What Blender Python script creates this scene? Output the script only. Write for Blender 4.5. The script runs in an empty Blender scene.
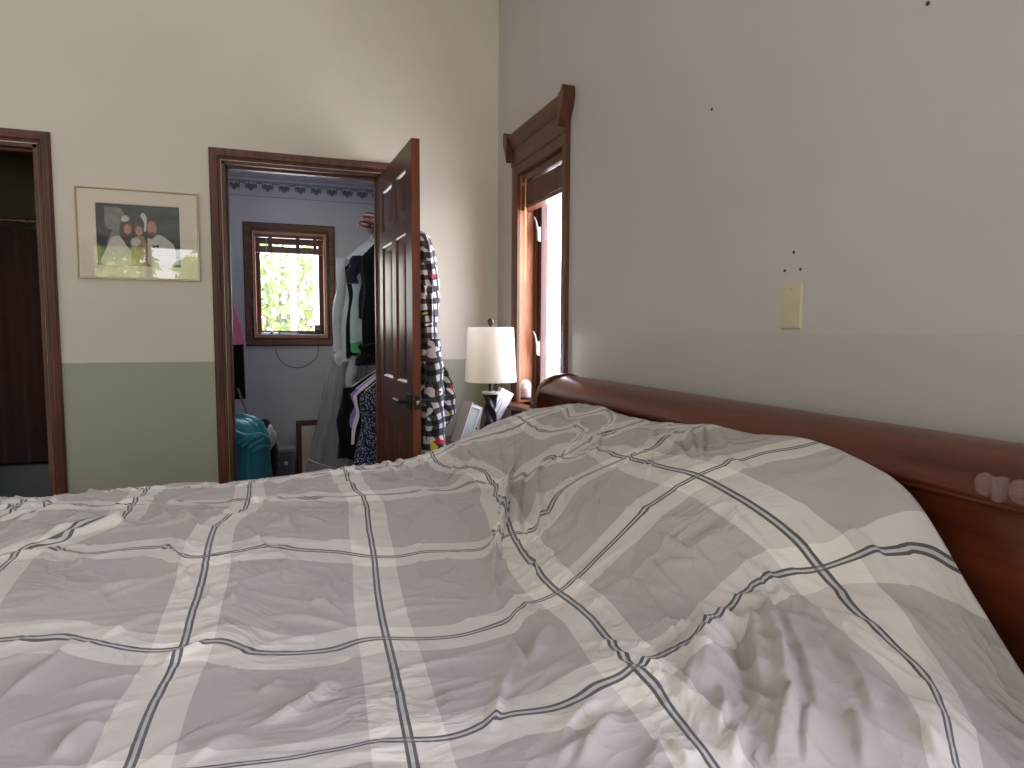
import bpy, bmesh, math, random
import numpy as np
from mathutils import Vector, Matrix
PI = math.pi
S = bpy.context.scene
COL = S.collection

# ---------------------------------------------------------------- camera
YAW, PITCH, ROLL, FPX = .3509, .0795, .005, 658.8
cam_loc = Vector((-1.2226, -3.5845, 1.2346))
fw = Vector((math.sin(YAW)*math.cos(PITCH), math.cos(YAW)*math.cos(PITCH), -math.sin(PITCH)))
rt = Vector((math.cos(YAW), -math.sin(YAW), 0)); up = rt.cross(fw)
R2 = rt*math.cos(ROLL) + up*math.sin(ROLL); U2 = -rt*math.sin(ROLL) + up*math.cos(ROLL)
cd = bpy.data.cameras.new('camera'); cam = bpy.data.objects.new('camera', cd); COL.objects.link(cam)
M = Matrix((R2, U2, -fw)).transposed().to_4x4(); M.translation = cam_loc
cam.matrix_world = M
cd.sensor_width = 36; cd.lens = FPX/1024*36; cd.clip_start = .02; cd.clip_end = 200
S.camera = cam

# ---------------------------------------------------------------- exposure, sky, daylight
S.view_settings.view_transform = 'Standard'; S.view_settings.look = 'None'
S.view_settings.gamma = 1; S.view_settings.use_curve_mapping = False
S.view_settings.exposure = EXPO = -.22
W = bpy.data.worlds.new('sky'); S.world = W; W.use_nodes = True
nt = W.node_tree; nt.nodes.clear()
out = nt.nodes.new('ShaderNodeOutputWorld'); bg = nt.nodes.new('ShaderNodeBackground')
tc = nt.nodes.new('ShaderNodeTexCoord'); sp = nt.nodes.new('ShaderNodeSeparateXYZ'); rp = nt.nodes.new('ShaderNodeValToRGB')
nt.links.new(tc.outputs['Generated'], sp.inputs[0]); nt.links.new(sp.outputs['Z'], rp.inputs[0])
e = rp.color_ramp.elements
mz = nt.nodes.new('ShaderNodeMapRange'); mz.inputs[1].default_value = -1; nt.links.new(sp.outputs['Z'], mz.inputs[0]); nt.links.new(mz.outputs[0], rp.inputs[0])
# sunlit lawn below, hazy woods at the horizon, bright overcast sky
e[0].position = 0.0; e[0].color = (1.0, .96, .88, 1)
e[1].position = .95; e[1].color = (.86, .87, 1.0, 1)
for p, c in ((.47, (1.05, 1.01, .90, 1)), (.495, (.66, .64, .54, 1)), (.55, (.74, .72, .66, 1)), (.62, (.90, .86, .88, 1)), (.75, (.90, .88, .95, 1))):
    q = e.new(p); q.color = c
# woods to the west (-x) tint that side warm green, the east side is open and bluish
rx = nt.nodes.new('ShaderNodeValToRGB'); mr_ = nt.nodes.new('ShaderNodeMapRange'); mr_.inputs[1].default_value = -1
nt.links.new(sp.outputs['X'], mr_.inputs[0]); nt.links.new(mr_.outputs[0], rx.inputs[0])
rx.color_ramp.elements[0].position = .15; rx.color_ramp.elements[0].color = (.96, .97, .90, 1)
rx.color_ramp.elements[1].position = .8; rx.color_ramp.elements[1].color = (2.3, 2.35, 2.9, 1)
ml = nt.nodes.new('ShaderNodeMix'); ml.data_type = 'RGBA'; ml.blend_type = 'MULTIPLY'; ml.inputs[0].default_value = 1
nt.links.new(rp.outputs[0], ml.inputs[6]); nt.links.new(rx.outputs[0], ml.inputs[7]); nt.links.new(ml.outputs[2], bg.inputs[0]); nt.links.new(bg.outputs[0], out.inputs[0])
bg.inputs[1].default_value = SKY = 9.0
S.cycles.use_denoising = True
S.cycles.max_bounces = 10; S.cycles.diffuse_bounces = 6; S.cycles.transparent_max_bounces = 16
S.cycles.sample_clamp_indirect = 6

def portal(name, loc, rot, sx, sy):
    l = bpy.data.lights.new(name, 'AREA'); l.shape = 'RECTANGLE'; l.size = sx; l.size_y = sy
    l.cycles.is_portal = True
    o = bpy.data.objects.new(name, l); o.location = loc; o.rotation_euler = rot; COL.objects.link(o)
# window openings of the bedroom and closet: (low, high) spans
WR = dict(y0=-.90, y1=-.335, z0=.862, z1=2.05)       # window beside the bed
WC = dict(x0=-1.32, x1=-.845, z0=1.19, z1=1.905)      # closet window
WREAR = dict(x0=-3.15, x1=-1.95, z0=.85, z1=2.24)     # behind the camera
WLEFT = dict(y0=-4.80, y1=-3.90, z0=.85, z1=3.1)        # left wall
WR2 = dict(y0=-4.95, y1=-3.72, z0=.72, z1=2.3)        # right wall, behind the camera
XL, YR, ZC = -4.4, -5.2, 3.5
portal('daylight_bedside', (.13, (WR['y0']+WR['y1'])/2, (WR['z0']+WR['z1'])/2), (0, PI/2, 0), 1.15, .57)
portal('daylight_closet', ((WC['x0']+WC['x1'])/2, 1.42, (WC['z0']+WC['z1'])/2), (-PI/2, 0, 0), .48, .72)
portal('daylight_rear', ((WREAR['x0']+WREAR['x1'])/2, YR-.1, (WREAR['z0']+WREAR['z1'])/2), (PI/2, 0, 0), 1.2, 1.39)
portal('daylight_left', (XL-.1, (WLEFT['y0']+WLEFT['y1'])/2, (WLEFT['z0']+WLEFT['z1'])/2), (0, -PI/2, 0), 2.25, .9)
portal('daylight_right', (.1, (WR2['y0']+WR2['y1'])/2, (WR2['z0']+WR2['z1'])/2), (0, PI/2, 0), 1.58, 1.23)

# ---------------------------------------------------------------- materials
def srgb(r, g, b):
    f = lambda c: (c/255/12.92) if c <= 10.3 else ((c/255+.055)/1.055)**2.4
    return (f(r), f(g), f(b), 1)
def N(t, ty, **kw):
    n = t.nodes.new(ty)
    for k, v in kw.items():
        if k.startswith('i_'): n.inputs[k[2:]].default_value = v
        else: setattr(n, k, v)
    return n
def newmat(name):
    m = bpy.data.materials.new(name); m.use_nodes = True; t = m.node_tree
    b = t.nodes['Principled BSDF']; return m, t, b
def noise_ramp(t, scale, cols, vec=None, detail=4, rough=.55, pos=None, dist=0.):
    n = N(t, 'ShaderNodeTexNoise'); n.inputs['Scale'].default_value = scale; n.inputs['Detail'].default_value = detail
    n.inputs['Roughness'].default_value = rough; n.inputs['Distortion'].default_value = dist
    if vec: t.links.new(vec, n.inputs['Vector'])
    r = N(t, 'ShaderNodeValToRGB'); el = r.color_ramp.elements
    pos = pos or [.3+.4*i/(len(cols)-1) for i in range(len(cols))]
    el[0].position = pos[0]; el[0].color = cols[0]; el[1].position = pos[-1]; el[1].color = cols[-1]
    for p, c in list(zip(pos, cols))[1:-1]:
        q = el.new(p); q.color = c
    t.links.new(n.outputs['Fac'], r.inputs[0]); return n, r
def objvec(t, sc=(1, 1, 1)):
    c = N(t, 'ShaderNodeTexCoord'); m = N(t, 'ShaderNodeMapping'); m.inputs['Scale'].default_value = sc
    t.links.new(c.outputs['Object'], m.inputs[0]); return m.outputs[0]
def bump(t, b, h, strength=.3, dist=.002):
    n = N(t, 'ShaderNodeBump'); n.inputs['Strength'].default_value = strength; n.inputs['Distance'].default_value = dist
    t.links.new(h, n.inputs['Height']); t.links.new(n.outputs[0], b.inputs['Normal'])
def plain(name, col, rough=.5, metal=0., var=.12, scale=12., bmp=0., spec=.5, coat=0., sheen=0.):
    m, t, b = newmat(name)
    lo = tuple(c*(1-var) for c in col[:3])+(1,); hi = tuple(min(1, c*(1+var)) for c in col[:3])+(1,)
    n, r = noise_ramp(t, scale, [lo, hi], objvec(t))
    t.links.new(r.outputs[0], b.inputs['Base Color'])
    b.inputs['Roughness'].default_value = rough; b.inputs['Metallic'].default_value = metal
    b.inputs['Specular IOR Level'].default_value = spec; b.inputs['Coat Weight'].default_value = coat
    b.inputs['Sheen Weight'].default_value = sheen
    if bmp: bump(t, b, n.outputs['Fac'], bmp, .003)
    return m
def wood(name, cols, axis='z', rough=.32, scale=1., coat=.0, bmp=.12):
    m, t, b = newmat(name)
    st = {'x': (.9, 14, 14), 'y': (14, .9, 14), 'z': (14, 14, .9)}[axis]
    v = objvec(t, tuple(s*scale for s in st))
    n, r = noise_ramp(t, 2.2, cols, v, 6, .6, dist=.6)
    n2, r2 = noise_ramp(t, 14, [(.72, .72, .72, 1), (1, 1, 1, 1)], v, 3, .6, [.35, .6])
    mx = N(t, 'ShaderNodeMix', data_type='RGBA', blend_type='MULTIPLY'); mx.inputs[0].default_value = .7
    t.links.new(r.outputs[0], mx.inputs[6]); t.links.new(r2.outputs[0], mx.inputs[7])
    t.links.new(mx.outputs[2], b.inputs['Base Color'])
    b.inputs['Roughness'].default_value = rough; b.inputs['Coat Weight'].default_value = coat; b.inputs['Coat Roughness'].default_value = .15
    bump(t, b, n2.outputs['Fac'], bmp, .001); return m
def wallpaint(name, up_c, low_c, zline, up_r=.6, low_r=.35):
    m, t, b = newmat(name)
    g = N(t, 'ShaderNodeNewGeometry'); s = N(t, 'ShaderNodeSeparateXYZ'); t.links.new(g.outputs['Position'], s.inputs[0])
    gt = N(t, 'ShaderNodeMath', operation='GREATER_THAN'); gt.inputs[1].default_value = zline
    ns = N(t, 'ShaderNodeTexNoise'); ns.inputs['Scale'].default_value = 25; ns.inputs['Detail'].default_value = 3
    ad = N(t, 'ShaderNodeMath', operation='MULTIPLY_ADD'); ad.inputs[1].default_value = .006
    t.links.new(g.outputs['Position'], ns.inputs['Vector']); t.links.new(ns.outputs['Fac'], ad.inputs[0]); t.links.new(s.outputs['Z'], ad.inputs[2])
    t.links.new(ad.outputs[0], gt.inputs[0])
    n1 = N(t, 'ShaderNodeTexNoise'); n1.inputs['Scale'].default_value = 1.3; n1.inputs['Detail'].default_value = 5; t.links.new(g.outputs['Position'], n1.inputs['Vector'])
    rr = N(t, 'ShaderNodeValToRGB'); rr.color_ramp.elements[0].color = (.93, .92, .92, 1); rr.color_ramp.elements[1].color = (1, 1, 1, 1)
    rr.color_ramp.elements[0].position = .35; rr.color_ramp.elements[1].position = .65
    t.links.new(n1.outputs['Fac'], rr.inputs[0])
    mx = N(t, 'ShaderNodeMix', data_type='RGBA'); mx.inputs[6].default_value = low_c; mx.inputs[7].default_value = up_c
    t.links.new(gt.outputs[0], mx.inputs[0])
    mm = N(t, 'ShaderNodeMix', data_type='RGBA', blend_type='MULTIPLY'); mm.inputs[0].default_value = 1
    t.links.new(mx.outputs[2], mm.inputs[6]); t.links.new(rr.outputs[0], mm.inputs[7]); t.links.new(mm.outputs[2], b.inputs['Base Color'])
    mr = N(t, 'ShaderNodeMix', data_type='FLOAT'); mr.inputs[2].default_value = low_r; mr.inputs[3].default_value = up_r
    t.links.new(gt.outputs[0], mr.inputs[0]); t.links.new(mr.outputs[0], b.inputs['Roughness'])
    nb = N(t, 'ShaderNodeTexNoise'); nb.inputs['Scale'].default_value = 220; t.links.new(g.outputs['Position'], nb.inputs['Vector'])
    bump(t, b, nb.outputs['Fac'], .12, .001); return m
def glassmat(name, tint=(1, 1, 1, 1), refl=1.0, rough=.02):
    m = bpy.data.materials.new(name); m.use_nodes = True; t = m.node_tree; t.nodes.clear()
    o = N(t, 'ShaderNodeOutputMaterial'); tr = N(t, 'ShaderNodeBsdfTransparent'); gl = N(t, 'ShaderNodeBsdfGlossy')
    gl.inputs['Roughness'].default_value = rough; tr.inputs[0].default_value = tint
    fr = N(t, 'ShaderNodeFresnel'); ge = N(t, 'ShaderNodeNewGeometry')
    io = N(t, 'ShaderNodeMapRange'); io.inputs[3].default_value = 1.5; io.inputs[4].default_value = 1/1.5      # same reflectance on both faces of the pane
    t.links.new(ge.outputs['Backfacing'], io.inputs[0]); t.links.new(io.outputs[0], fr.inputs[0])
    mu = N(t, 'ShaderNodeMath', operation='MULTIPLY'); mu.inputs[1].default_value = refl; t.links.new(fr.outputs[0], mu.inputs[0])
    mx = N(t, 'ShaderNodeMixShader'); t.links.new(mu.outputs[0], mx.inputs[0]); t.links.new(tr.outputs[0], mx.inputs[1]); t.links.new(gl.outputs[0], mx.inputs[2])
    t.links.new(mx.outputs[0], o.inputs[0]); return m
def sheermat(name, col, fac, rough=.6):
    m = bpy.data.materials.new(name); m.use_nodes = True; t = m.node_tree; b = t.nodes['Principled BSDF']
    b.inputs['Base Color'].default_value = col; b.inputs['Roughness'].default_value = rough
    o = [n for n in t.nodes if n.type == 'OUTPUT_MATERIAL'][0]
    tr = N(t, 'ShaderNodeBsdfTransparent'); mx = N(t, 'ShaderNodeMixShader')
    n = N(t, 'ShaderNodeTexNoise'); n.inputs['Scale'].default_value = 3; t.links.new(objvec(t, (6, 6, 1)), n.inputs['Vector'])
    r = N(t, 'ShaderNodeMapRange'); r.inputs[3].default_value = fac-.15; r.inputs[4].default_value = fac+.15; t.links.new(n.outputs['Fac'], r.inputs[0])
    t.links.new(r.outputs[0], mx.inputs[0]); t.links.new(tr.outputs[0], mx.inputs[1]); t.links.new(b.outputs[0], mx.inputs[2]); t.links.new(mx.outputs[0], o.inputs[0]); return m

MT = {}
UPR = srgb(196, 186, 179); 
MT['wall_r'] = wallpaint('paint_right_wall', srgb(190, 184, 178), srgb(182, 180, 170), 1.236, .6, .28)
MT['wall_b'] = wallpaint('paint_back_wall', srgb(213, 207, 188), srgb(158, 160, 136), 1.081, .6, .4)
MT['wall_o'] = plain('paint_other_walls', srgb(196, 193, 190), .7, var=.03, scale=2)
MT['closet'] = plain('paint_closet', srgb(182, 183, 188), .7, var=.03, scale=2)
MT['ceil'] = plain('paint_ceiling', srgb(232, 230, 228), .8, var=.03, scale=2)
MT['ceilc'] = plain('paint_closet_ceiling', srgb(205, 205, 215), .8, var=.03, scale=2)
MT['bathw'] = plain('paint_bathroom', srgb(120, 105, 72), .7, var=.04, scale=2)
MT['bathd'] = plain('green_tub_panel', srgb(52, 72, 60), .4, var=.05, scale=3)
MT['carpet'] = plain('carpet', srgb(112, 105, 100), .95, var=.2, scale=300, bmp=.5)
CH = [srgb(62, 32, 14), srgb(90, 49, 23), srgb(114, 67, 35)]
for a_ in 'xyz': MT['trim_'+a_] = wood('stained_trim_'+a_, CH, a_, .46, 1., .0)
CD = [srgb(62, 30, 14), srgb(84, 42, 20), srgb(104, 56, 26)]
MT['door'] = wood('stained_door', CD, 'z', .36, 1., .0)
MT['dooredge'] = wood('stained_door_edge', [srgb(96, 44, 20), srgb(120, 58, 28), srgb(134, 70, 36)], 'z', .35, 1.)
HB = [srgb(66, 28, 14), srgb(88, 40, 21), srgb(106, 52, 28)]
MT['cherry'] = wood('cherry_headboard', HB, 'y', .30, .6, .0, .04)
MT['cherry_z'] = wood('cherry_post', HB, 'z', .30, .6, .0, .04)
JW = [srgb(172, 106, 64), srgb(190, 122, 78), srgb(204, 138, 94)]
MT['jamb'] = wood('light_window_wood', JW, 'z', .4, 1.)
MT['sash'] = wood('red_brown_sash', [srgb(48, 22, 13), srgb(62, 29, 17), srgb(74, 36, 22)], 'z', .45)
MT['blind_x'] = wood('blind_wood_x', [srgb(82, 44, 24), srgb(104, 60, 34)], 'x', .4)
MT['blind_y'] = wood('blind_wood_y', [srgb(82, 44, 24), srgb(104, 60, 34)], 'y', .4)
MT['glass'] = glassmat('window_glass')
MT['picglass'] = glassmat('picture_glass', refl=1.0, rough=.015)
MT['steel'] = plain('brushed_metal', srgb(150, 145, 136), .4, .8, .05)
MT['black'] = plain('black_metal', srgb(14, 14, 15), .5, 0, .1)
MT['blackp'] = plain('black_plastic', srgb(30, 32, 36), .4, 0, .1)
MT['whitep'] = plain('white_plastic', srgb(225, 224, 220), .4, 0, .04)
MT['ivory'] = plain('ivory_plastic', srgb(192, 182, 152), .38, 0, .03)
MT['gold'] = plain('pale_gold_metal', srgb(198, 184, 150), .4, .4, .08)
MT['mat'] = plain('cream_mat_board', srgb(222, 212, 190), .8, 0, .02)

# ---------------------------------------------------------------- mesh helpers
def obj(name, bm, mat, parent=None, smooth=True, angle=40, bevel=0., seg=2):
    me = bpy.data.meshes.new(name)
    if isinstance(bm, bmesh.types.BMesh):
        bmesh.ops.recalc_face_normals(bm, faces=bm.faces[:]); bm.to_mesh(me); bm.free()
    mats = mat if isinstance(mat, (list, tuple)) else [mat]
    for m in mats: me.materials.append(m)
    o = bpy.data.objects.new(name, me); COL.objects.link(o)
    if smooth and len(me.polygons):
        me.polygons.foreach_set('use_smooth', [True]*len(me.polygons))
        me.set_sharp_from_angle(angle=math.radians(angle))
    if bevel:
        b = o.modifiers.new('bevel', 'BEVEL'); b.width = bevel; b.segments = seg; b.limit_method = 'ANGLE'; b.angle_limit = math.radians(40)
    if parent: o.parent = parent; o.matrix_parent_inverse = Matrix.Translation(parent.location).inverted()
    return o
def thing(name, label, cat, loc, group=None):
    o = bpy.data.objects.new(name, None); o.location = loc; o.empty_display_size = .05; COL.objects.link(o)
    o['label'] = label; o['category'] = cat
    if group: o['group'] = group
    return o
def tag(o, label, cat, group=None):
    o['label'] = label; o['category'] = cat
    if group: o['group'] = group
    return o
def struct(o): o['kind'] = 'structure'; return o
def sempty(name, loc):
    o = bpy.data.objects.new(name, None); o.location = loc; COL.objects.link(o); o['kind'] = 'structure'; return o
def box(bm, x0, x1, y0, y1, z0, z1, mi=0, mtx=None):
    v = [bm.verts.new((x, y, z)) for x in (x0, x1) for y in (y0, y1) for z in (z0, z1)]
    if mtx:
        for q in v: q.co = mtx @ q.co
    for f in ((0, 1, 3, 2), (4, 6, 7, 5), (0, 4, 5, 1), (2, 3, 7, 6), (0, 2, 6, 4), (1, 5, 7, 3)):
        bm.faces.new([v[i] for i in f]).material_index = mi
    return v
def bx(*a, **k): bm = bmesh.new(); box(bm, *a, **k); return bm
def loft(bm, rings, closed=True, cap=True, mi=0):
    R = [[bm.verts.new(p) for p in r] for r in rings]
    n = len(R[0])
    for a, b in zip(R, R[1:]):
        for i in range(n if closed else n-1):
            j = (i+1) % n
            bm.faces.new((a[i], a[j], b[j], b[i])).material_index = mi
    if cap and closed:
        bm.faces.new(R[0][::-1]).material_index = mi; bm.faces.new(R[-1]).material_index = mi
    return R
def tube(bm, pts, r, n=8, mi=0):
    pts = [Vector(p) for p in pts]; rs = r if isinstance(r, (list, tuple)) else [r]*len(pts)
    rings = []; prev = None
    for i, p in enumerate(pts):
        t = (pts[min(i+1, len(pts)-1)]-pts[max(i-1, 0)]).normalized()
        a = prev if prev is not None else (Vector((0, 0, 1)) if abs(t.z) < .9 else Vector((1, 0, 0)))
        a = (a - t*a.dot(t)).normalized(); b = t.cross(a); prev = a
        rings.append([p + (a*math.cos(k*2*PI/n)+b*math.sin(k*2*PI/n))*rs[i] for k in range(n)])
    loft(bm, rings, True, True, mi)
def lathe(bm, prof, c, n=32, mi=0, ry=1.):
    rings = [[(c[0]+r*math.cos(k*2*PI/n), c[1]+r*ry*math.sin(k*2*PI/n), c[2]+z) for k in range(n)] for r, z in prof]
    loft(bm, rings, True, True, mi)
def smoothpts(pts, n=6):
    P = [Vector(p) for p in pts]; P = [P[0]*2-P[1]]+P+[P[-1]*2-P[-2]]; o = []
    for i in range(1, len(P)-2):
        for k in range(n):
            t = k/n
            o.append(.5*((2*P[i])+(P[i+1]-P[i-1])*t+(2*P[i-1]-5*P[i]+4*P[i+1]-P[i+2])*t*t+(3*P[i]-P[i-1]-3*P[i+1]+P[i+2])*t**3))
    o.append(P[-2]); return o
def wall_holes(bm, a0, a1, z0, z1, holes, mk):
    """wall slab in cells; mk(a0,a1,z0,z1) adds the box; holes: (a0,a1,z0,z1)"""
    A = sorted({a0, a1, *[h[0] for h in holes], *[h[1] for h in holes]})
    for p, q in zip(A, A[1:]):
        zs = z0
        for h in sorted([h for h in holes if h[0] < (p+q)/2 < h[1]], key=lambda h: h[2]):
            if h[2] > zs: mk(p, q, zs, h[2])
            zs = h[3]
        if zs < z1: mk(p, q, zs, z1)
def frame_bm(bm, a0, a1, z0, z1, prof, P, closed=True, mi=0):
    """casing round an opening: prof = (outward offset, protrusion); P(a, z, p) -> point"""
    rows = []
    for d, p in prof:
        if closed: c = [(a0-d, z0-d), (a0-d, z1+d), (a1+d, z1+d), (a1+d, z0-d)]
        else: c = [(a0-d, z0), (a0-d, z1+d), (a1+d, z1+d), (a1+d, z0)]
        rows.append([P(a, z, p) for a, z in c])
    V = [[bm.verts.new(q) for q in r] for r in rows]; n = len(V); m = 4
    for i in range(n):
        for k in range(m if closed else m-1):
            bm.faces.new((V[i][k], V[i][(k+1) % m], V[(i+1) % n][(k+1) % m], V[(i+1) % n][k])).material_index = mi
    if not closed:
        bm.faces.new([V[i][0] for i in range(n)]); bm.faces.new([V[i][3] for i in range(n)][::-1])
CASE = [(.004, -.005), (.004, .012), (.009, .014), (.015, .0115), (.019, .017), (.030, .018), (.040, .023), (.048, .024), (.053, .020), (.055, .012), (.055, -.005)]
HP=[[-0.38,-2.76,0.85],[-0.43,-2.5,0.95],[-0.44,-2.2,0.935],[-0.42,-1.98,0.915],[-0.39,-1.75,0.932],[-0.78,-2.84,0.785],[-0.74,-2.52,0.765],[-0.73,-2.2,0.777],[-0.6,-1.72,0.79],[-1.08,-2.85,0.76],[-1.06,-2.55,0.74],[-1.03,-2.22,0.765],[-1.01,-1.87,0.81],[-1.36,-2.5,0.75],[-1.36,-2.2,0.8],[-1.29,-1.85,0.81],[-1.7,-2.0,0.78],[-1.34,-2.85,0.76],[-1.72,-2.5,0.76],[-1.72,-2.9,0.76],[-1.908,-1.5,0.772],[-1.795,-1.5,0.776],[-1.677,-1.5,0.778],[-1.554,-1.5,0.784],[-1.425,-1.5,0.784],[-1.26,-1.5,0.779],[-1.148,-1.5,0.791],[-1.06,-1.5,0.798],[-0.905,-1.5,0.807],[-0.743,-1.5,0.827],[-0.676,-1.5,0.856],[-0.573,-1.5,0.894],[-0.46,-1.5,0.94],[-0.34,-1.4,0.953],[-0.26,-1.453,0.97],[-0.26,-1.756,0.986],[-0.26,-2.046,0.99],[-0.26,-2.228,1.003],[-0.26,-2.313,1.017],[-0.26,-2.443,1.014],[-0.26,-2.585,1.021],[-0.26,-2.659,1.015],[-0.26,-2.767,0.992],[-0.26,-2.825,0.967],[-0.26,-2.87,0.915],[-0.26,-2.897,0.876],[-0.26,-2.938,0.83],[-0.26,-2.976,0.787],[-0.26,-3.01,0.746],[-1.0,-1.25,0.731],[-1.9,-1.25,0.724],[-0.6,-1.25,0.796],[-0.3,-1.22,0.9],[-1.5,-1.25,0.726],[-1.0,-3.2,0.745],[-1.5,-3.2,0.745],[-2.1,-3.2,0.745],[-0.6,-3.2,0.72],[-0.26,-3.2,0.66],[-0.4,-3.15,0.7],[-2.2,-2.2,0.76],[-2.2,-1.5,0.77],[-0.5,-3.0,0.775]]
UP=[[-1.824,-1.72,-1],[-1.835,-1.624,-1],[-1.853,-1.437,-1],[-1.715,-2.107,0],[-1.714,-2.036,0],[-1.712,-1.967,0],[-1.643,-1.98,0],[-1.626,-1.918,0],[-1.567,-1.925,0],[-1.554,-1.855,0],[-1.556,-1.735,0],[-1.561,-1.437,0],[-1.379,-2.8,1],[-1.378,-2.671,1],[-1.368,-2.569,1],[-1.36,-2.507,1],[-1.356,-2.398,1],[-1.349,-2.299,1],[-1.349,-2.198,1],[-1.347,-2.1,1],[-1.333,-2.014,1],[-1.298,-1.971,1],[-1.285,-1.833,1],[-1.276,-1.394,1],[-1.087,-2.911,2],[-1.082,-2.856,2],[-1.074,-2.76,2],[-1.058,-2.55,2],[-1.049,-2.405,2],[-1.03,-2.226,2],[-1.016,-2.036,2],[-1.011,-1.852,2],[-1.026,-1.798,2],[-1.02,-1.619,2],[-1.02,-1.473,2],[-0.787,-3.031,3],[-0.784,-2.982,3],[-0.781,-2.941,3],[-0.777,-2.897,3],[-0.781,-2.853,3],[-0.762,-2.752,3],[-0.745,-2.655,3],[-0.744,-2.525,3],[-0.746,-2.445,3],[-0.743,-2.373,3],[-0.729,-2.26,3],[-0.697,-2.105,3],[-0.654,-1.901,3],[-0.615,-1.709,3],[-0.623,-1.661,3],[-0.715,-1.612,3],[-0.729,-1.47,3],[-0.504,-3.091,4],[-0.464,-3.052,4],[-0.434,-3.019,4],[-0.409,-2.971,4],[-0.408,-2.906,4],[-0.402,-2.847,4],[-0.382,-2.766,4],[-0.384,-2.7,4],[-0.398,-2.64,4],[-0.419,-2.553,4],[-0.429,-2.497,4],[-0.439,-2.36,4],[-0.442,-2.169,4],[-0.428,-2.034,4],[-0.406,-1.883,4],[-0.398,-1.731,4],[-0.428,-1.674,4],[-0.434,-1.431,4],[-0.343,-1.692,5],[-0.344,-1.917,5]]
VP=[[-1.295,-2.831,1,0],[-1.248,-2.838,1,0],[-1.202,-2.849,1,0],[-1.186,-2.84,1,0],[-1.154,-2.852,1,0],[-1.124,-2.841,1,0],[-1.081,-2.858,1,0],[-1.049,-2.873,1,0],[-1.025,-2.874,1,0],[-0.994,-2.872,1,0],[-0.967,-2.85,1,0],[-0.953,-2.853,1,0],[-0.944,-2.875,1,0],[-0.909,-2.885,1,0],[-1.618,-2.414,2,0],[-1.566,-2.438,2,0],[-1.535,-2.424,2,0],[-1.501,-2.439,2,0],[-1.484,-2.46,2,0],[-1.418,-2.491,2,0],[-1.36,-2.507,2,0],[-1.33,-2.485,2,0],[-1.305,-2.491,2,0],[-1.27,-2.55,2,0],[-1.191,-2.566,2,0],[-1.133,-2.577,2,0],[-1.099,-2.545,2,0],[-1.058,-2.55,2,0],[-1.04,-2.572,2,0],[-0.994,-2.583,2,0],[-0.948,-2.597,2,0],[-0.894,-2.586,2,0],[-0.867,-2.569,2,0],[-0.857,-2.591,2,0],[-0.829,-2.592,2,0],[-1.744,-2.016,3,0],[-1.706,-1.988,3,0],[-1.655,-2.028,3,0],[-1.592,-2.095,3,0],[-1.55,-2.104,3,0],[-1.496,-2.113,3,0],[-1.418,-2.138,3,0],[-1.393,-2.199,3,0],[-1.352,-2.202,3,0],[-1.316,-2.202,3,0],[-1.29,-2.187,3,0],[-1.249,-2.17,3,0],[-1.175,-2.19,3,0],[-1.086,-2.198,3,0],[-1.03,-2.226,3,0],[-0.976,-2.229,3,0],[-0.918,-2.206,3,0],[-0.867,-2.225,3,0],[-0.817,-2.249,3,0],[-0.773,-2.267,3,0],[-1.871,-1.615,4,0],[-1.821,-1.644,4,0],[-1.771,-1.67,4,0],[-1.757,-1.645,4,0],[-1.63,-1.725,4,0],[-1.539,-1.745,4,0],[-1.482,-1.754,4,0],[-1.396,-1.81,4,0],[-1.303,-1.846,4,0],[-1.163,-1.888,4,0],[-1.015,-1.879,4,0],[-0.945,-1.845,4,0],[-0.871,-1.81,4,0],[-0.817,-1.758,4,0],[-0.706,-1.729,4,0],[-0.669,-1.709,4,0],[-0.62,-1.725,4,0],[-0.61,-1.788,4,0],[-0.582,-1.805,4,0],[-0.58,-1.524,5,0],[-0.52,-1.553,5,0],[-0.469,-1.575,5,0],[-0.411,-1.562,5,0],[-0.89,-2.874,1,1],[-0.874,-2.882,1,1],[-0.844,-2.851,1,1],[-0.81,-2.867,1,1],[-0.781,-2.853,1,1],[-0.747,-2.838,1,1],[-0.696,-2.822,1,1],[-0.674,-2.825,1,1],[-0.645,-2.808,1,1],[-0.607,-2.793,1,1],[-0.529,-2.748,1,1],[-0.486,-2.736,1,1],[-0.427,-2.738,1,1],[-0.382,-2.766,1,1],[-0.345,-2.81,1,1],[-0.309,-2.851,1,1],[-0.264,-2.873,1,1],[-0.261,-2.896,1,1],[-0.787,-2.53,2,1],[-0.744,-2.525,2,1],[-0.706,-2.516,2,1],[-0.641,-2.489,2,1],[-0.619,-2.488,2,1],[-0.558,-2.477,2,1],[-0.537,-2.467,2,1],[-0.483,-2.481,2,1],[-0.429,-2.497,2,1],[-0.387,-2.503,2,1],[-0.357,-2.533,2,1],[-0.313,-2.537,2,1],[-0.3,-2.564,2,1],[-0.282,-2.584,2,1],[-0.265,-2.606,2,1],[-0.728,-2.205,3,1],[-0.717,-2.207,3,1],[-0.715,-2.277,3,1],[-0.684,-2.265,3,1],[-0.649,-2.239,3,1],[-0.57,-2.157,3,1],[-0.525,-2.163,3,1],[-0.491,-2.2,3,1],[-0.443,-2.234,3,1],[-0.426,-2.258,3,1],[-0.388,-2.284,3,1],[-0.357,-2.255,3,1],[-0.323,-2.233,3,1],[-0.29,-2.251,3,1],[-0.284,-2.273,3,1],[-0.53,-1.782,4,1],[-0.541,-1.859,4,1],[-0.515,-1.862,4,1],[-0.474,-1.839,4,1],[-0.462,-1.917,4,1],[-0.436,-1.948,4,1],[-0.399,-1.947,4,1],[-0.368,-1.993,4,1],[-0.329,-1.932,4,1],[-0.31,-2.005,4,1],[-0.281,-1.993,4,1]]
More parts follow.
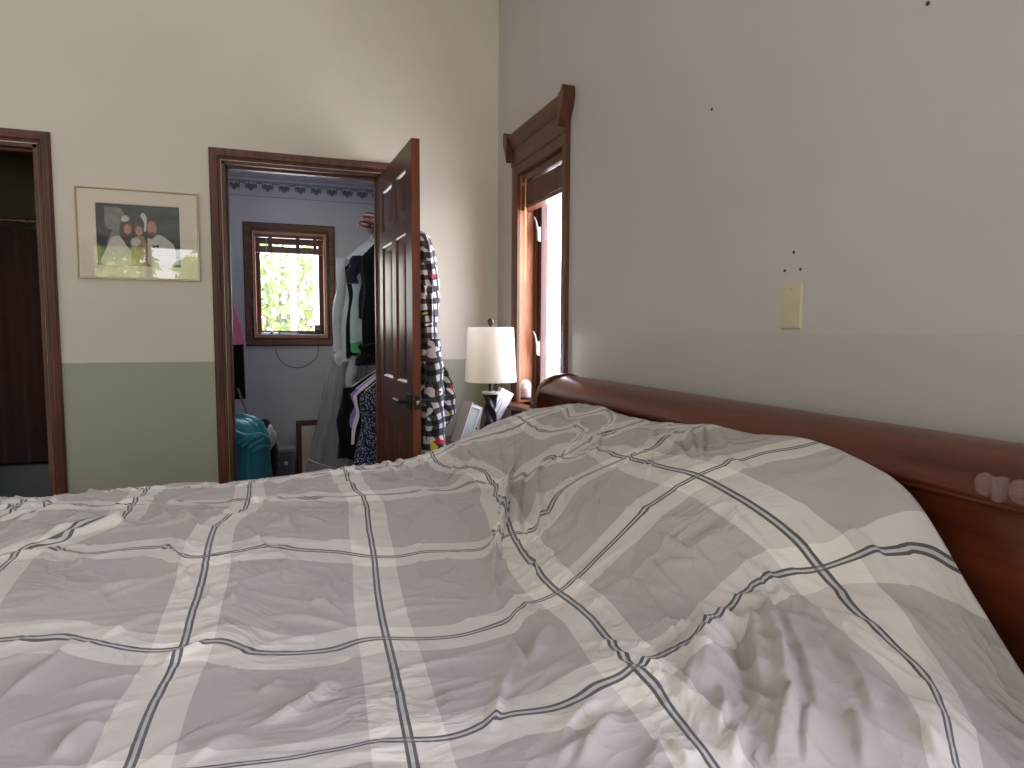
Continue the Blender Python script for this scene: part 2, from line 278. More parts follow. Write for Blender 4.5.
FOLD=[[-0.462,-1.621],[-0.541,-1.77],[-0.652,-2.015],[-0.729,-2.181],[-0.787,-2.322],[-0.832,-2.44],[-0.838,-2.53],[-0.851,-2.671],[-0.905,-2.828]]
CREASE=[[[[-1.78,-1.903],[-1.726,-1.901],[-1.664,-1.912]],0.03,0.01],[[[-1.706,-1.959],[-1.662,-1.932],[-1.619,-1.916],[-1.564,-1.926],[-1.503,-1.963]],0.028,0.02],[[[-1.645,-2.04],[-1.599,-2.102],[-1.563,-2.169],[-1.524,-2.253]],0.012,0.006],[[[-1.529,-2.316],[-1.502,-2.284],[-1.452,-2.28],[-1.42,-2.276]],0.014,0.005],[[[-1.429,-2.043],[-1.416,-2.15],[-1.392,-2.236],[-1.365,-2.303],[-1.337,-2.352]],0.01,0.007],[[[-1.335,-2.377],[-1.338,-2.317]],0.008,0.006],[[[-1.533,-1.778],[-1.467,-1.861],[-1.406,-1.93]],0.01,0.008],[[[-1.496,-1.88],[-1.434,-1.957],[-1.368,-2.015]],0.01,0.009],[[[-1.492,-1.759],[-1.418,-1.82],[-1.345,-1.896]],0.008,0.007],[[[-1.414,-1.951],[-1.374,-2.056],[-1.331,-2.058]],0.012,0.009],[[[-1.391,-1.863],[-1.33,-1.958],[-1.277,-1.953]],0.01,0.008],[[[-1.575,-1.783],[-1.5,-1.851]],0.009,0.006],[[[-1.768,-1.682],[-1.756,-1.562],[-1.688,-1.559]],0.018,0.01],[[[-1.831,-1.743],[-1.797,-1.724],[-1.812,-1.6]],0.02,0.01],[[[-1.714,-1.729],[-1.603,-1.851],[-1.534,-1.952]],0.015,0.008],[[[-1.261,-2.087],[-1.169,-2.041],[-1.084,-2.072]],0.016,0.012],[[[-1.222,-1.912],[-1.138,-1.878],[-1.069,-1.916],[-0.962,-1.869],[-0.828,-1.867]],0.02,0.005],[[[-1.244,-1.988],[-1.201,-2.031],[-1.172,-2.121]],0.012,0.008],[[[-1.295,-2.048],[-1.263,-2.116],[-1.233,-2.185]],0.01,0.007],[[[-1.084,-1.813],[-1.003,-1.785],[-0.898,-1.729],[-0.789,-1.696],[-0.707,-1.677]],0.022,0.007],[[[-1.15,-1.575],[-1.082,-1.79],[-1.018,-1.821]],0.012,0.004],[[[-1.259,-1.651],[-1.183,-1.759],[-1.114,-1.875]],0.012,0.004],[[[-0.966,-1.603],[-0.906,-1.69],[-0.823,-1.715]],0.01,0.008],[[[-0.842,-1.411],[-0.837,-1.639],[-0.835,-1.691]],0.012,0.012],[[[-0.895,-1.434],[-0.883,-1.647]],0.01,0.01],[[[-0.79,-1.49],[-0.769,-1.612],[-0.77,-1.682]],0.01,0.01],[[[-0.716,-1.526],[-0.685,-1.598],[-0.652,-1.652]],0.012,0.01],[[[-0.652,-1.536],[-0.64,-1.611],[-0.619,-1.65]],0.012,0.01],[[[-0.611,-1.513],[-0.608,-1.592],[-0.609,-1.638]],0.012,0.01],[[[-0.786,-1.94],[-0.792,-2.038],[-0.793,-2.104]],0.008,0.006],[[[-0.727,-1.952],[-0.743,-2.128],[-0.761,-2.253]],0.01,0.005],[[[-0.828,-1.867],[-0.799,-1.916]],0.008,0.005],[[[-1.564,-2.585],[-1.547,-2.55],[-1.53,-2.504],[-1.521,-2.465],[-1.518,-2.432]],0.014,0.009],[[[-1.465,-2.749],[-1.444,-2.693],[-1.418,-2.68]],0.018,0.012],[[[-1.434,-2.78],[-1.429,-2.729],[-1.42,-2.692]],0.015,-0.01],[[[-1.495,-2.585],[-1.454,-2.569],[-1.395,-2.559]],0.012,0.005],[[[-1.481,-2.651],[-1.451,-2.638],[-1.412,-2.634]],0.012,0.005],[[[-1.324,-2.821],[-1.288,-2.787],[-1.25,-2.774]],0.014,0.005],[[[-1.381,-2.566],[-1.37,-2.534],[-1.348,-2.515],[-1.327,-2.485]],0.012,0.009],[[[-1.593,-2.492],[-1.572,-2.484],[-1.523,-2.484]],0.02,0.004],[[[-1.25,-2.762],[-1.216,-2.75],[-1.191,-2.733],[-1.158,-2.7],[-1.128,-2.678]],0.013,0.012],[[[-1.257,-2.364],[-1.185,-2.407],[-1.085,-2.429]],0.01,0.004],[[[-1.256,-2.444],[-1.178,-2.462],[-1.101,-2.507]],0.012,0.007],[[[-1.176,-2.425],[-1.151,-2.401],[-1.128,-2.437],[-1.112,-2.461]],0.009,0.006],[[[-1.136,-2.318],[-1.131,-2.375],[-1.116,-2.402]],0.01,0.004],[[[-1.252,-2.68],[-1.221,-2.649],[-1.208,-2.645]],0.012,0.006],[[[-1.254,-2.535],[-1.205,-2.529],[-1.151,-2.523]],0.01,0.005],[[[-1.345,-2.394],[-1.299,-2.371],[-1.277,-2.308]],0.012,0.005],[[[-1.314,-2.344],[-1.282,-2.389],[-1.256,-2.415]],0.01,0.005],[[[-0.942,-2.342],[-0.917,-2.377],[-0.877,-2.413]],0.01,0.005],[[[-1.01,-2.412],[-0.942,-2.44],[-0.872,-2.462]],0.01,0.004],[[[-1.056,-2.473],[-0.994,-2.466],[-0.896,-2.477]],0.01,0.004],[[[-0.952,-2.776],[-0.972,-2.816],[-0.997,-2.868]],0.03,-0.012],[[[-0.917,-2.752],[-0.958,-2.824],[-0.991,-2.891]],0.02,0.008],[[[-0.878,-2.65],[-0.889,-2.712],[-0.895,-2.76]],0.01,0.008],[[[-0.805,-2.629],[-0.845,-2.676],[-0.885,-2.744]],0.013,0.01],[[[-0.907,-2.728],[-0.896,-2.76]],0.01,-0.01],[[[-0.896,-2.76],[-0.886,-2.782]],0.009,-0.006],[[[-0.837,-2.916],[-0.875,-2.937],[-0.928,-2.981]],0.014,0.012],[[[-0.849,-2.886],[-0.888,-2.911],[-0.928,-2.941]],0.014,0.008],[[[-0.817,-2.975],[-0.858,-3.007]],0.014,0.008],[[[-0.895,-2.951],[-0.924,-2.961],[-0.946,-2.973]],0.012,0.007],[[[-0.448,-1.681],[-0.484,-1.687],[-0.522,-1.719],[-0.578,-1.802],[-0.656,-2.004],[-0.707,-2.133],[-0.77,-2.264],[-0.824,-2.398],[-0.846,-2.5]],0.02,0.026],[[[-0.47,-1.821],[-0.521,-1.884],[-0.584,-2.017],[-0.642,-2.174],[-0.676,-2.281],[-0.693,-2.359]],0.016,0.022],[[[-0.508,-1.775],[-0.605,-1.979],[-0.682,-2.179],[-0.711,-2.292]],0.02,-0.04],[[[-0.548,-2.261],[-0.596,-2.318],[-0.64,-2.377]],0.01,0.009],[[[-0.55,-2.314],[-0.591,-2.374],[-0.633,-2.439]],0.01,0.008],[[[-0.478,-2.272],[-0.517,-2.25],[-0.571,-2.297]],0.012,0.006],[[[-0.707,-2.334],[-0.738,-2.405],[-0.775,-2.485]],0.009,0.008],[[[-0.689,-2.333],[-0.645,-2.313],[-0.593,-2.277]],0.012,0.006],[[[-0.515,-2.459],[-0.566,-2.509],[-0.615,-2.556],[-0.675,-2.644]],0.018,-0.008],[[[-0.518,-2.6],[-0.527,-2.644],[-0.525,-2.683]],0.012,0.006],[[[-0.555,-2.526],[-0.536,-2.596],[-0.522,-2.648]],0.01,0.006],[[[-0.331,-1.924],[-0.396,-2.017],[-0.458,-2.111]],0.01,0.007],[[[-0.366,-1.8],[-0.386,-1.908],[-0.396,-2.017]],0.012,0.008],[[[-0.36,-1.595],[-0.367,-1.729],[-0.347,-1.861]],0.016,0.012],[[[-0.323,-1.56],[-0.269,-1.633],[-0.261,-1.759],[-0.269,-1.928]],0.02,0.012],[[[-0.366,-2.046],[-0.33,-2.112],[-0.332,-2.208]],0.014,0.012],[[[-0.259,-2.226],[-0.349,-2.367],[-0.393,-2.446]],0.01,0.014],[[[-0.261,-2.288],[-0.322,-2.368],[-0.389,-2.455]],0.01,0.012],[[[-0.284,-2.229],[-0.367,-2.359],[-0.405,-2.436]],0.01,-0.012],[[[-0.258,-2.31],[-0.305,-2.409],[-0.342,-2.499]],0.012,0.008],[[[-0.345,-2.262],[-0.393,-2.382],[-0.409,-2.458]],0.01,0.009],[[[-0.402,-2.233],[-0.443,-2.256],[-0.494,-2.278]],0.01,0.006],[[[-0.41,-2.311],[-0.456,-2.364],[-0.497,-2.392]],0.008,0.005],[[[-0.664,-2.903],[-0.671,-2.938],[-0.675,-2.965],[-0.661,-2.98]],0.01,0.012],[[[-0.534,-2.775],[-0.575,-2.836],[-0.62,-2.898],[-0.652,-2.946]],0.013,0.014],[[[-0.566,-2.781],[-0.612,-2.851],[-0.668,-2.934],[-0.695,-2.975]],0.045,-0.055],[[[-0.475,-2.735],[-0.541,-2.85],[-0.627,-2.967],[-0.701,-3.055]],0.05,0.022],[[[-0.579,-2.716],[-0.654,-2.836],[-0.735,-2.934]],0.04,0.014],[[[-0.348,-2.886],[-0.401,-2.979],[-0.526,-3.089]],0.05,0.01],[[[-0.528,-2.798],[-0.563,-2.87],[-0.605,-2.943]],0.013,0.01],[[[-0.645,-2.808],[-0.708,-2.873],[-0.75,-2.929]],0.016,0.01],[[[-0.699,-2.924],[-0.72,-2.968],[-0.756,-2.991]],0.012,0.012],[[[-0.764,-2.865],[-0.753,-2.906],[-0.756,-2.943]],0.012,0.008],[[[-0.472,-2.773],[-0.507,-2.837],[-0.543,-2.904],[-0.607,-2.995]],0.014,0.009],[[[-0.46,-2.807],[-0.487,-2.875],[-0.519,-2.933]],0.012,0.007],[[[-0.467,-2.875],[-0.487,-2.924],[-0.504,-2.963],[-0.552,-3.026]],0.013,0.009],[[[-0.6,-2.975],[-0.653,-3.02],[-0.69,-3.058]],0.014,0.012],[[[-0.606,-2.954],[-0.677,-3.006],[-0.726,-3.049]],0.013,0.01],[[[-0.492,-2.984],[-0.495,-3.019],[-0.501,-3.05],[-0.526,-3.089]],0.018,0.01],[[[-0.552,-2.989],[-0.588,-3.036],[-0.625,-3.073]],0.014,0.007],[[[-0.53,-2.742],[-0.496,-2.76],[-0.442,-2.767]],0.016,0.005],[[[-0.36,-2.593],[-0.331,-2.664],[-0.298,-2.743]],0.02,0.004],[[[-0.368,-2.851],[-0.367,-2.904],[-0.35,-2.938]],0.02,0.006],[[[-0.36,-2.697],[-0.363,-2.746]],0.016,0.004],[[[-0.81,-2.981],[-0.813,-3.023]],0.014,0.008],[[[-0.723,-2.993],[-0.766,-3.038]],0.014,0.012],[[[-0.685,-2.978],[-0.722,-3.017],[-0.75,-3.042]],0.01,-0.008],[[[-1.485,-2.451],[-1.444,-2.418],[-1.398,-2.389]],0.014,0.006],[[[-1.149,-2.583],[-1.097,-2.647],[-1.055,-2.654]],0.012,0.004],[[[-1.039,-2.778],[-0.985,-2.778],[-0.941,-2.773]],0.014,0.004],[[[-1.093,-2.17],[-1.058,-2.038],[-1.056,-1.909]],0.012,0.006],[[[-0.964,-2.033],[-0.879,-1.976],[-0.809,-2.006]],0.01,0.004],[[[-1.177,-2.238],[-1.123,-2.28],[-1.112,-2.358]],0.01,0.003]]
# ================================================================= room shell
struct(obj('floor', bx(XL-.2, .2, YR-.2, 2.2, -.1, 0), MT['carpet'], smooth=False))
struct(obj('ceiling', bx(XL-.2, .2, YR-.2, .0, ZC, ZC+.1), MT['ceil'], smooth=False))
D1 = (-1.430, -.655, 0, 2.063)     # closet doorway
D2 = (-3.0, -2.190, 0, 2.063)        # bathroom doorway
bm = bmesh.new(); wall_holes(bm, XL, 0.0, 0, ZC, [D1, D2], lambda a, b, c, d: box(bm, a, b, 0, .12, c, d))
struct(obj('wall_back', bm, MT['wall_b'], smooth=False))
bm = bmesh.new(); hr = [(w['y0'], w['y1'], w['z0'], w['z1']) for w in (WR, WR2)]
wall_holes(bm, YR, .12, 0, ZC, hr, lambda a, b, c, d: box(bm, 0, .14, a, b, c, d))
struct(obj('wall_right', bm, MT['wall_r'], smooth=False))
bm = bmesh.new(); w = WLEFT
wall_holes(bm, YR, .12, 0, ZC, [(w['y0'], w['y1'], w['z0'], w['z1'])], lambda a, b, c, d: box(bm, XL-.14, XL, a, b, c, d))
struct(obj('wall_left', bm, MT['wall_o'], smooth=False))
bm = bmesh.new(); w = WREAR
wall_holes(bm, XL-.14, .14, 0, ZC, [(w['x0'], w['x1'], w['z0'], w['z1'])], lambda a, b, c, d: box(bm, a, b, YR-.14, YR, c, d))
struct(obj('wall_rear', bm, MT['wall_o'], smooth=False))
# closet shell
CX0, CX1, CY, CZ = -2.02, -.22, 1.30, 2.262
bm = bmesh.new(); w = WC
wall_holes(bm, CX0, CX1, 0, CZ, [(w['x0'], w['x1'], w['z0'], w['z1'])], lambda a, b, c, d: box(bm, a, b, CY, CY+.14, c, d))
struct(obj('wall_closet_back', bm, MT['closet'], smooth=False))
struct(obj('wall_closet_left', bx(CX0-.06, CX0, .12, CY+.14, 0, 2.4), MT['closet'], smooth=False))
struct(obj('wall_closet_right', bx(CX1, CX1+.2, .12, CY+.14, 0, 2.4), MT['closet'], smooth=False))
bm = bmesh.new(); wall_holes(bm, CX0, CX1, 0, CZ, [D1], lambda a, b, c, d: box(bm, a, b, .12, .128, c, d))
struct(obj('wall_closet_front', bm, MT['closet'], smooth=False))
struct(obj('ceiling_closet', bx(CX0-.06, CX1+.2, .12, CY+.14, CZ, CZ+.1), MT['ceilc'], smooth=False))
# bathroom shell
struct(obj('wall_bathroom_back', bx(-4.0, -2.08, 1.75, 1.85, 0, 2.5), MT['bathw'], smooth=False))
struct(obj('wall_bathroom_right', bx(-2.14, -2.08, .12, 1.75, 0, 2.5), MT['bathw'], smooth=False))
struct(obj('wall_bathroom_left', bx(-4.0, -3.94, .12, 1.75, 0, 2.5), MT['bathw'], smooth=False))
struct(obj('ceiling_bathroom', bx(-4.0, -2.08, .12, 1.85, 2.4, 2.5), MT['bathw'], smooth=False))
# door casings and jambs
for k, D in ((1, D1), (2, D2)):
    bm = bmesh.new()
    frame_bm(bm, D[0], D[1], 0, D[3], CASE, lambda a, z, p: (a, -p, z), False)
    o = struct(obj('trim_%d' % k, bm, MT['trim_z'], angle=30))
    bm = bmesh.new()
    for x0, x1 in ((D[0]-.0005, D[0]+.016), (D[1]-.016, D[1]+.0005)): box(bm, x0, x1, .001, .13, 0, D[3])
    box(bm, D[0], D[1], .001, .13, D[3]-.016, D[3]+.0005)
    # stop
    for x0, x1 in ((D[0]+.016, D[0]+.027), (D[1]-.027, D[1]-.016)): box(bm, x0, x1, .045, .08, 0, D[3]-.016)
    box(bm, D[0]+.016, D[1]-.016, .045, .08, D[3]-.027, D[3]-.016)
    struct(obj('trim_%d' % (k+2), bm, MT['trim_z'], smooth=False))
# baseboards
bm = bmesh.new()
for a, b in ((XL, D2[0]-.075), (D2[1]+.075, D1[0]-.075), (D1[1]+.075, 0)): box(bm, a, b, -.014, 0, 0, .09)
struct(obj('baseboard_back', bm, MT['trim_x'], bevel=.003))
struct(obj('baseboard_right', bx(-.014, 0, YR, -.014, 0, .09), MT['trim_y'], bevel=.003))
struct(obj('baseboard_closet', bx(CX0, CX1, CY-.014, CY, 0, .085), MT['trim_x'], bevel=.003))

# ----------------------------------------------------------------- closet door leaf (open ninety degrees)
HX, DY = -.669, -.775          # left face of the leaf, free edge
d1 = sempty('door_1', (-.669, 0, 0))
def door_leaf():
    th = .036; y0, y1 = DY, -.012; zt = 2.042; bm = bmesh.new()
    xs = HX, HX+th
    rails = [(0, .21), (.79, 1.0), (1.665, 1.735), (1.945, zt)]
    cols = [(y0, y0+.115), ((y0+y1)/2-.045, (y0+y1)/2+.045), (y1-.085, y1)]
    for a, b in (cols[0], cols[2]): box(bm, xs[0], xs[1], a, b, .006, zt)
    for z0, z1 in rails: box(bm, xs[0], xs[1], cols[0][1], cols[2][0], max(z0, .006), z1)
    for (z0, z1) in ((.21, .79), (1.0, 1.665), (1.735, 1.945)):
        box(bm, xs[0], xs[1], cols[1][0], cols[1][1], z0, z1)
        for ya, yb in ((cols[0][1], cols[1][0]), (cols[1][1], cols[2][0])):
            for sgn, xf in ((-1, xs[0]), (1, xs[1])):
                # sticking slope, recess, then raised field
                st = [(0, 0), (.006, .003), (.012, .011), (.022, .012), (.045, .004), (.05, .003)]
                rings = []
                for d, dep in st:
                    x = xf-sgn*dep
                    rings.append([(x, ya+d, z0+d), (x, yb-d, z0+d), (x, yb-d, z1-d), (x, ya+d, z1-d)])
                R = loft(bm, rings, True, False); bm.faces.new(R[-1])
    return bm
leaf = obj('door_panel', door_leaf(), MT['door'], d1, angle=25, bevel=.0)
# lighter lipped free edge of the leaf
obj('door_edge', bx(HX+.001, HX+.035, DY-.0015, DY+.001, .006, 2.042), MT['dooredge'], d1, smooth=False)
zh = .925; yh = DY+.062
hroot = None
for sgn, xf in ((-1, HX), (1, HX+.036)):
    bm = bmesh.new()
    box(bm, min(xf, xf+sgn*.009), max(xf, xf+sgn*.009), yh-.032, yh+.032, zh-.034, zh+.034)
    tube(bm, [(xf+sgn*.008, yh, zh), (xf+sgn*.05, yh, zh)], .010, 16)
    tube(bm, [(xf+sgn*.045, yh-.008, zh), (xf+sgn*.048, yh+.02, zh), (xf+sgn*.048, yh+.115, zh)], [.010, .0095, .008], 12)
    obj('door_handle', bm, MT['black'], d1, bevel=.002)
bm = bmesh.new(); box(bm, HX+.005, HX+.031, DY-.004, DY-.0008, zh-.03, zh+.03)
lp = obj('latch_plate', bm, MT['black'], d1, bevel=.001)
bm = bmesh.new(); box(bm, HX+.011, HX+.025, DY-.012, DY-.003, zh-.009, zh+.009)
obj('latch_bolt', bm, MT['steel'], d1, bevel=.003)
for z in (.25, 1.1, 1.85):
    bm = bmesh.new(); tube(bm, [(HX+.036, -.008, z-.045), (HX+.036, -.008, z+.045)], .006, 10)
    obj('hinge', bm, MT['black'], d1)

d1.rotation_euler = (0, 0, .0245)

# ----------------------------------------------------------------- bedside window (right wall)
w1 = sempty('window_1', (0, (WR['y0']+WR['y1'])/2, WR['z0']))
P = lambda a, z, p: (-p, a, z)
y0, y1, z0, z1 = WR['y0'], WR['y1'], WR['z0'], WR['z1']
bm = bmesh.new()
CN = [(-.008, -.004), (-.008, .010), (.004, .013), (.012, .016), (.042, .021), (.054, .020), (.057, .012), (.057, -.004)]
frame_bm(bm, y0, y1, z0, z1, CN, P, False)
obj('window_casing', bm, MT['trim_z'], w1, angle=30)
# head board, cornice and flared end ears
bm = bmesh.new(); box(bm, -.024, 0.002, y0-.058, y1+.058, z1+.035, z1+.165)
obj('head_board', bm, MT['trim_y'], w1, bevel=.002)
ya, yb = y0-.058, y1+.058; zb = z1+.125
bm = bmesh.new()
cp = [(.002, 0), (-.026, 0), (-.030, .010), (-.034, .026), (-.044, .038), (-.050, .050), (-.048, .064), (-.040, .070), (.002, .070)]
loft(bm, [[(x, y, zb+h) for x, h in cp] for y in (ya, yb)])
obj('cornice', bm, MT['trim_y'], w1, angle=35)
for yy, sg in ((yb, 1), (ya, -1)):
    ear = [(p.x, p.z) for p in smoothpts([(-.012, 0, -.070), (.000, 0, -.045), (.010, 0, -.020), (.030, 0, .012), (.040, 0, .045), (.038, 0, .078), (.028, 0, .092), (.016, 0, .080), (.002, 0, .070), (-.016, 0, .066)], 4)]
    bm = bmesh.new(); loft(bm, [[(x, yy+sg*d, zb+h) for d, h in ear]+[(x, yy-sg*.016, zb-.05)] for x in (-.056, .001)])
    obj('cornice_ear', bm, MT['trim_z'], w1, angle=40, bevel=.002)
# jamb lining: four boards
bm = bmesh.new(); t = .018
box(bm, -.002, .135, y1-.002-t+.014, y1+.0, z0, z1); box(bm, -.002, .135, y0, y0+.012, z0, z1)
obj('jamb', bm, MT['jamb'], w1, smooth=False)
bm = bmesh.new(); box(bm, .0, .135, y0, y1, z1-.012, z1)
obj('head_jamb', bm, MT['blind_y'], w1, smooth=False)
# sash
bm = bmesh.new(); xs0, xs1 = .092, .128
box(bm, xs0-.012, xs1, y1-.045, y1-.004, z0, z1-.012)
box(bm, xs0, xs1, y1-.085, y1-.045, z0+.0, z1-.012); box(bm, xs0, xs1, y0+.012, y0+.05, z0, z1-.012)
box(bm, xs0, xs1, y0+.05, y1-.085, z0, z0+.07); box(bm, xs0, xs1, y0+.05, y1-.085, z1-.075, z1-.012)
obj('sash', bm, MT['sash'], w1, bevel=.002)
obj('glass', bx(.099, .102, y0+.045, y1-.08, z0+.06, z1-.07), MT['glass'], w1, smooth=False)
for zz in (1.75, 1.165):
    bm = bmesh.new(); yy = y1-.075
    box(bm, xs0-.010, xs0, yy-.006, yy+.007, zz-.055, zz+.02)
    tube(bm, [(xs0-.014, yy, zz-.05), (xs0-.016, yy, zz), (xs0-.022, yy+.012, zz+.05), (xs0-.03, yy+.02, zz+.072)], [.008, .008, .006, .005], 10)
    obj('sash_lock', bm, MT['steel'], w1, bevel=.001)
bm = bmesh.new(); box(bm, -.075, .09, y0-.075, y1+.07, z0-.026, z0)
obj('window_sill', bm, MT['trim_y'], w1, bevel=.006, seg=3)
bm = bmesh.new(); box(bm, -.018, 0, y0-.055, y1+.055, z0-.09, z0-.026)
obj('apron', bm, MT['trim_y'], w1, bevel=.003)
# wooden blind, drawn up
b1 = thing('window_blind', 'dark wooden slat blind pulled up at the top of the tall bedside window', 'blind', (.04, (y0+y1)/2, z1-.05))
obj('head_rail', bx(.012, .062, y0+.014, y1-.016, z1-.052, z1-.013), MT['blind_y'], b1, bevel=.002)
bm = bmesh.new()
for k in range(13):
    zz = z1-.072-.0078*k; box(bm, .010, .062, y0+.018, y1-.02, zz-.0055, zz)
obj('slat_stack', bm, MT['blind_y'], b1, smooth=False)
obj('bottom_rail', bx(.008, .064, y0+.016, y1-.018, z1-.196, z1-.178), MT['blind_y'], b1, bevel=.003)
bm = bmesh.new(); tube(bm, [(.006, y1-.085, z1-.05), (.002, y1-.087, z1-.2), (-.004, y1-.10, z1-.56)], [.003, .0045, .005], 8)
obj('tilt_wand', bm, plain('honey_wood_wand', srgb(214, 170, 110), .4, var=.05), b1)
for yy in (y0+.1, y1-.17):
    bm = bmesh.new(); tube(bm, [(.008, yy, z1-.05), (.008, yy, z1-.19)], .0008, 6); obj('lift_cord', bm, MT['blind_y'], b1)
# lace-like sheer outside view is plain daylight; other bedroom windows (behind the camera)
def plain_window(nm, P, a0, a1, z0, z1):
    w = sempty(nm, P((a0+a1)/2, z0, 0))
    bm = bmesh.new(); frame_bm(bm, a0, a1, z0, z1, CASE, P, True); obj('window_casing', bm, MT['trim_z'], w, angle=30)
    bm = bmesh.new(); f = [(0, -.1), (0, -.06), (-.045, -.06), (-.045, -.1)]
    frame_bm(bm, a0, a1, z0, z1, f, P, True)
    m = (a0+a1)/2; c = [P(m-.03, z0, -.1), P(m+.03, z1, -.065)]
    lo = [min(c[0][i], c[1][i]) for i in range(3)]; hi = [max(c[0][i], c[1][i]) for i in range(3)]
    box(bm, lo[0], hi[0], lo[1], hi[1], lo[2], hi[2]); obj('sash', bm, MT['sash'], w, smooth=False)
    c = [P(a0+.04, z0+.04, -.085), P(a1-.04, z1-.04, -.08)]
    lo = [min(c[0][i], c[1][i]) for i in range(3)]; hi = [max(c[0][i], c[1][i]) for i in range(3)]
    obj('glass', bx(lo[0], hi[0], lo[1], hi[1], lo[2], hi[2]), MT['glass'], w, smooth=False)
plain_window('window_3', lambda a, z, p: (a, YR+p, z), WREAR['x0'], WREAR['x1'], WREAR['z0'], WREAR['z1'])
plain_window('window_4', lambda a, z, p: (XL+p, a, z), WLEFT['y0'], WLEFT['y1'], WLEFT['z0'], WLEFT['z1'])
plain_window('window_5', lambda a, z, p: (-p, a, z), WR2['y0'], WR2['y1'], WR2['z0'], WR2['z1'])

# ----------------------------------------------------------------- closet window
w2 = sempty('window_2', ((WC['x0']+WC['x1'])/2, CY, WC['z0']))
P = lambda a, z, p: (a, CY-p, z)
x0, x1, z0, z1 = WC['x0'], WC['x1'], WC['z0'], WC['z1']
bm = bmesh.new(); frame_bm(bm, x0, x1, z0, z1, [(d*1.15, p) for d, p in CASE], P, True)
obj('window_casing', bm, MT['trim_x'], w2, angle=30)
bm = bmesh.new(); frame_bm(bm, x0, x1, z0, z1, [(0, .001), (-.012, .001), (-.012, -.13), (0, -.13)], P, True)
obj('jamb', bm, MT['jamb'], w2, smooth=False)
bm = bmesh.new(); frame_bm(bm, x0+.012, x1-.012, z0+.012, z1-.012, [(0, -.085), (-.03, -.085), (-.03, -.115), (0, -.115)], P, True)
obj('sash', bm, MT['sash'], w2, smooth=False)
obj('glass', bx(x0+.035, x1-.035, CY+.098, CY+.102, z0+.035, z1-.035), MT['glass'], w2, smooth=False)
obj('window_sill', bx(x0+.012, x1-.012, CY-.012, CY+.1, z0+.012, z0+.016), MT['whitep'], w2, smooth=False)
b2 = thing('window_blind', 'brown wooden slat blind raised at the top of the small closet window', 'blind', ((x0+x1)/2, CY+.03, z1-.02))
obj('head_rail', bx(x0+.014, x1-.014, CY+.008, CY+.05, z1-.032, z1-.013), MT['blind_x'], b2, bevel=.002)
for zz in (z1-.066,):
    obj('slat', bx(x0+.018, x1-.018, CY+.006, CY+.03, zz-.012, zz+.016), MT['blind_x'], b2, bevel=.001)
bm = bmesh.new()
for k in range(5): box(bm, x0+.018, x1-.018, CY+.005, CY+.05, z1-.100-.009*k, z1-.0935-.009*k)
obj('slat_stack', bm, MT['blind_x'], b2, smooth=False)
bm = bmesh.new()
tube(bm, [(x0+.085, CY+.002, z1-.04), (x0+.083, CY-.006, z1-.2), (x0+.086, CY-.01, z1-.37)], .0025, 6)
obj('tilt_wand', bm, MT['ivory'], b2)
for xx in (x0+.11, x0+.29, x1-.07): obj('ladder_tape', bx(xx-.012, xx+.012, CY+.003, CY+.0045, z1-.14, z1-.03), MT['blind_x'], b2, smooth=False)
# porch posts and trees outside
for i, (xx, ww) in enumerate(((-1.02, .05), (-.80, .085))):
    bm = bmesh.new(); box(bm, xx-ww/2, xx+ww/2, 2.7, 2.7+ww, -.3, 3.0); box(bm, xx-ww/2-.015, xx+ww/2+.015, 2.685, 2.715+ww, -.3, -.1)
    tag(obj('porch_post', bm, MT['whitep'], bevel=.004), ['thin pale post outside the closet window, the narrower one', 'wide pale post outside the closet window'][i], 'post')
def foliage(name, c, r, n, seed, mat, ls=.1):
    rd = random.Random(seed); bm = bmesh.new()
    for _ in range(n):
        u = Vector((rd.gauss(0, 1), rd.gauss(0, 1), rd.gauss(0, 1))).normalized()*(rd.random()**.4)
        p = Vector((c[0]+u.x*r[0], c[1]+u.y*r[1], c[2]+u.z*r[2])); s = ls*rd.uniform(.6, 1.4)
        a = Vector((rd.gauss(0, 1), rd.gauss(0, 1), rd.gauss(0, 1))).normalized(); b = a.orthogonal().normalized(); q = a.cross(b)
        vs = [bm.verts.new(p+a*s), bm.verts.new(p+b*s*.45), bm.verts.new(p-a*s), bm.verts.new(p-b*s*.45+q*s*.12)]
        bm.faces.new(vs)
    return bm
LEAF = plain('yellow_green_leaves', srgb(88, 104, 46), .6, var=.3, scale=2)
BARK = plain('bark', srgb(110, 95, 80), .9, var=.2)
LEAF2 = plain('light_green_leaves', srgb(168, 188, 92), .6, var=.3, scale=2)
def tree(c, r, seed, label, n=2200, leaf=None):
    t = thing('tree', label, 'tree', (c[0], c[1], -.3), 'trees outside')
    obj('foliage', foliage('foliage', c, r, n, seed, LEAF), leaf or LEAF, t, smooth=False)
    bm = bmesh.new(); rd = random.Random(seed)
    tube(bm, [(c[0], c[1], -.3), (c[0]+.1, c[1], c[2]*.5), (c[0], c[1], c[2])], [.14, .1, .05], 10)
    for k in range(6):
        a = k*1.05+rd.random(); tube(bm, [(c[0], c[1], c[2]*.55), (c[0]+math.cos(a)*r[0]*.4, c[1]+math.sin(a)*r[1]*.4, c[2]+.2), (c[0]+math.cos(a)*r[0]*.8, c[1]+math.sin(a)*r[1]*.8, c[2]+.5)], [.05, .035, .012], 6)
    obj('trunk', bm, BARK, t)
tree((-.9, 7.5, 1.6), (1.9, 1.3, 1.9), 3, 'yellow-green tree seen through the closet window')
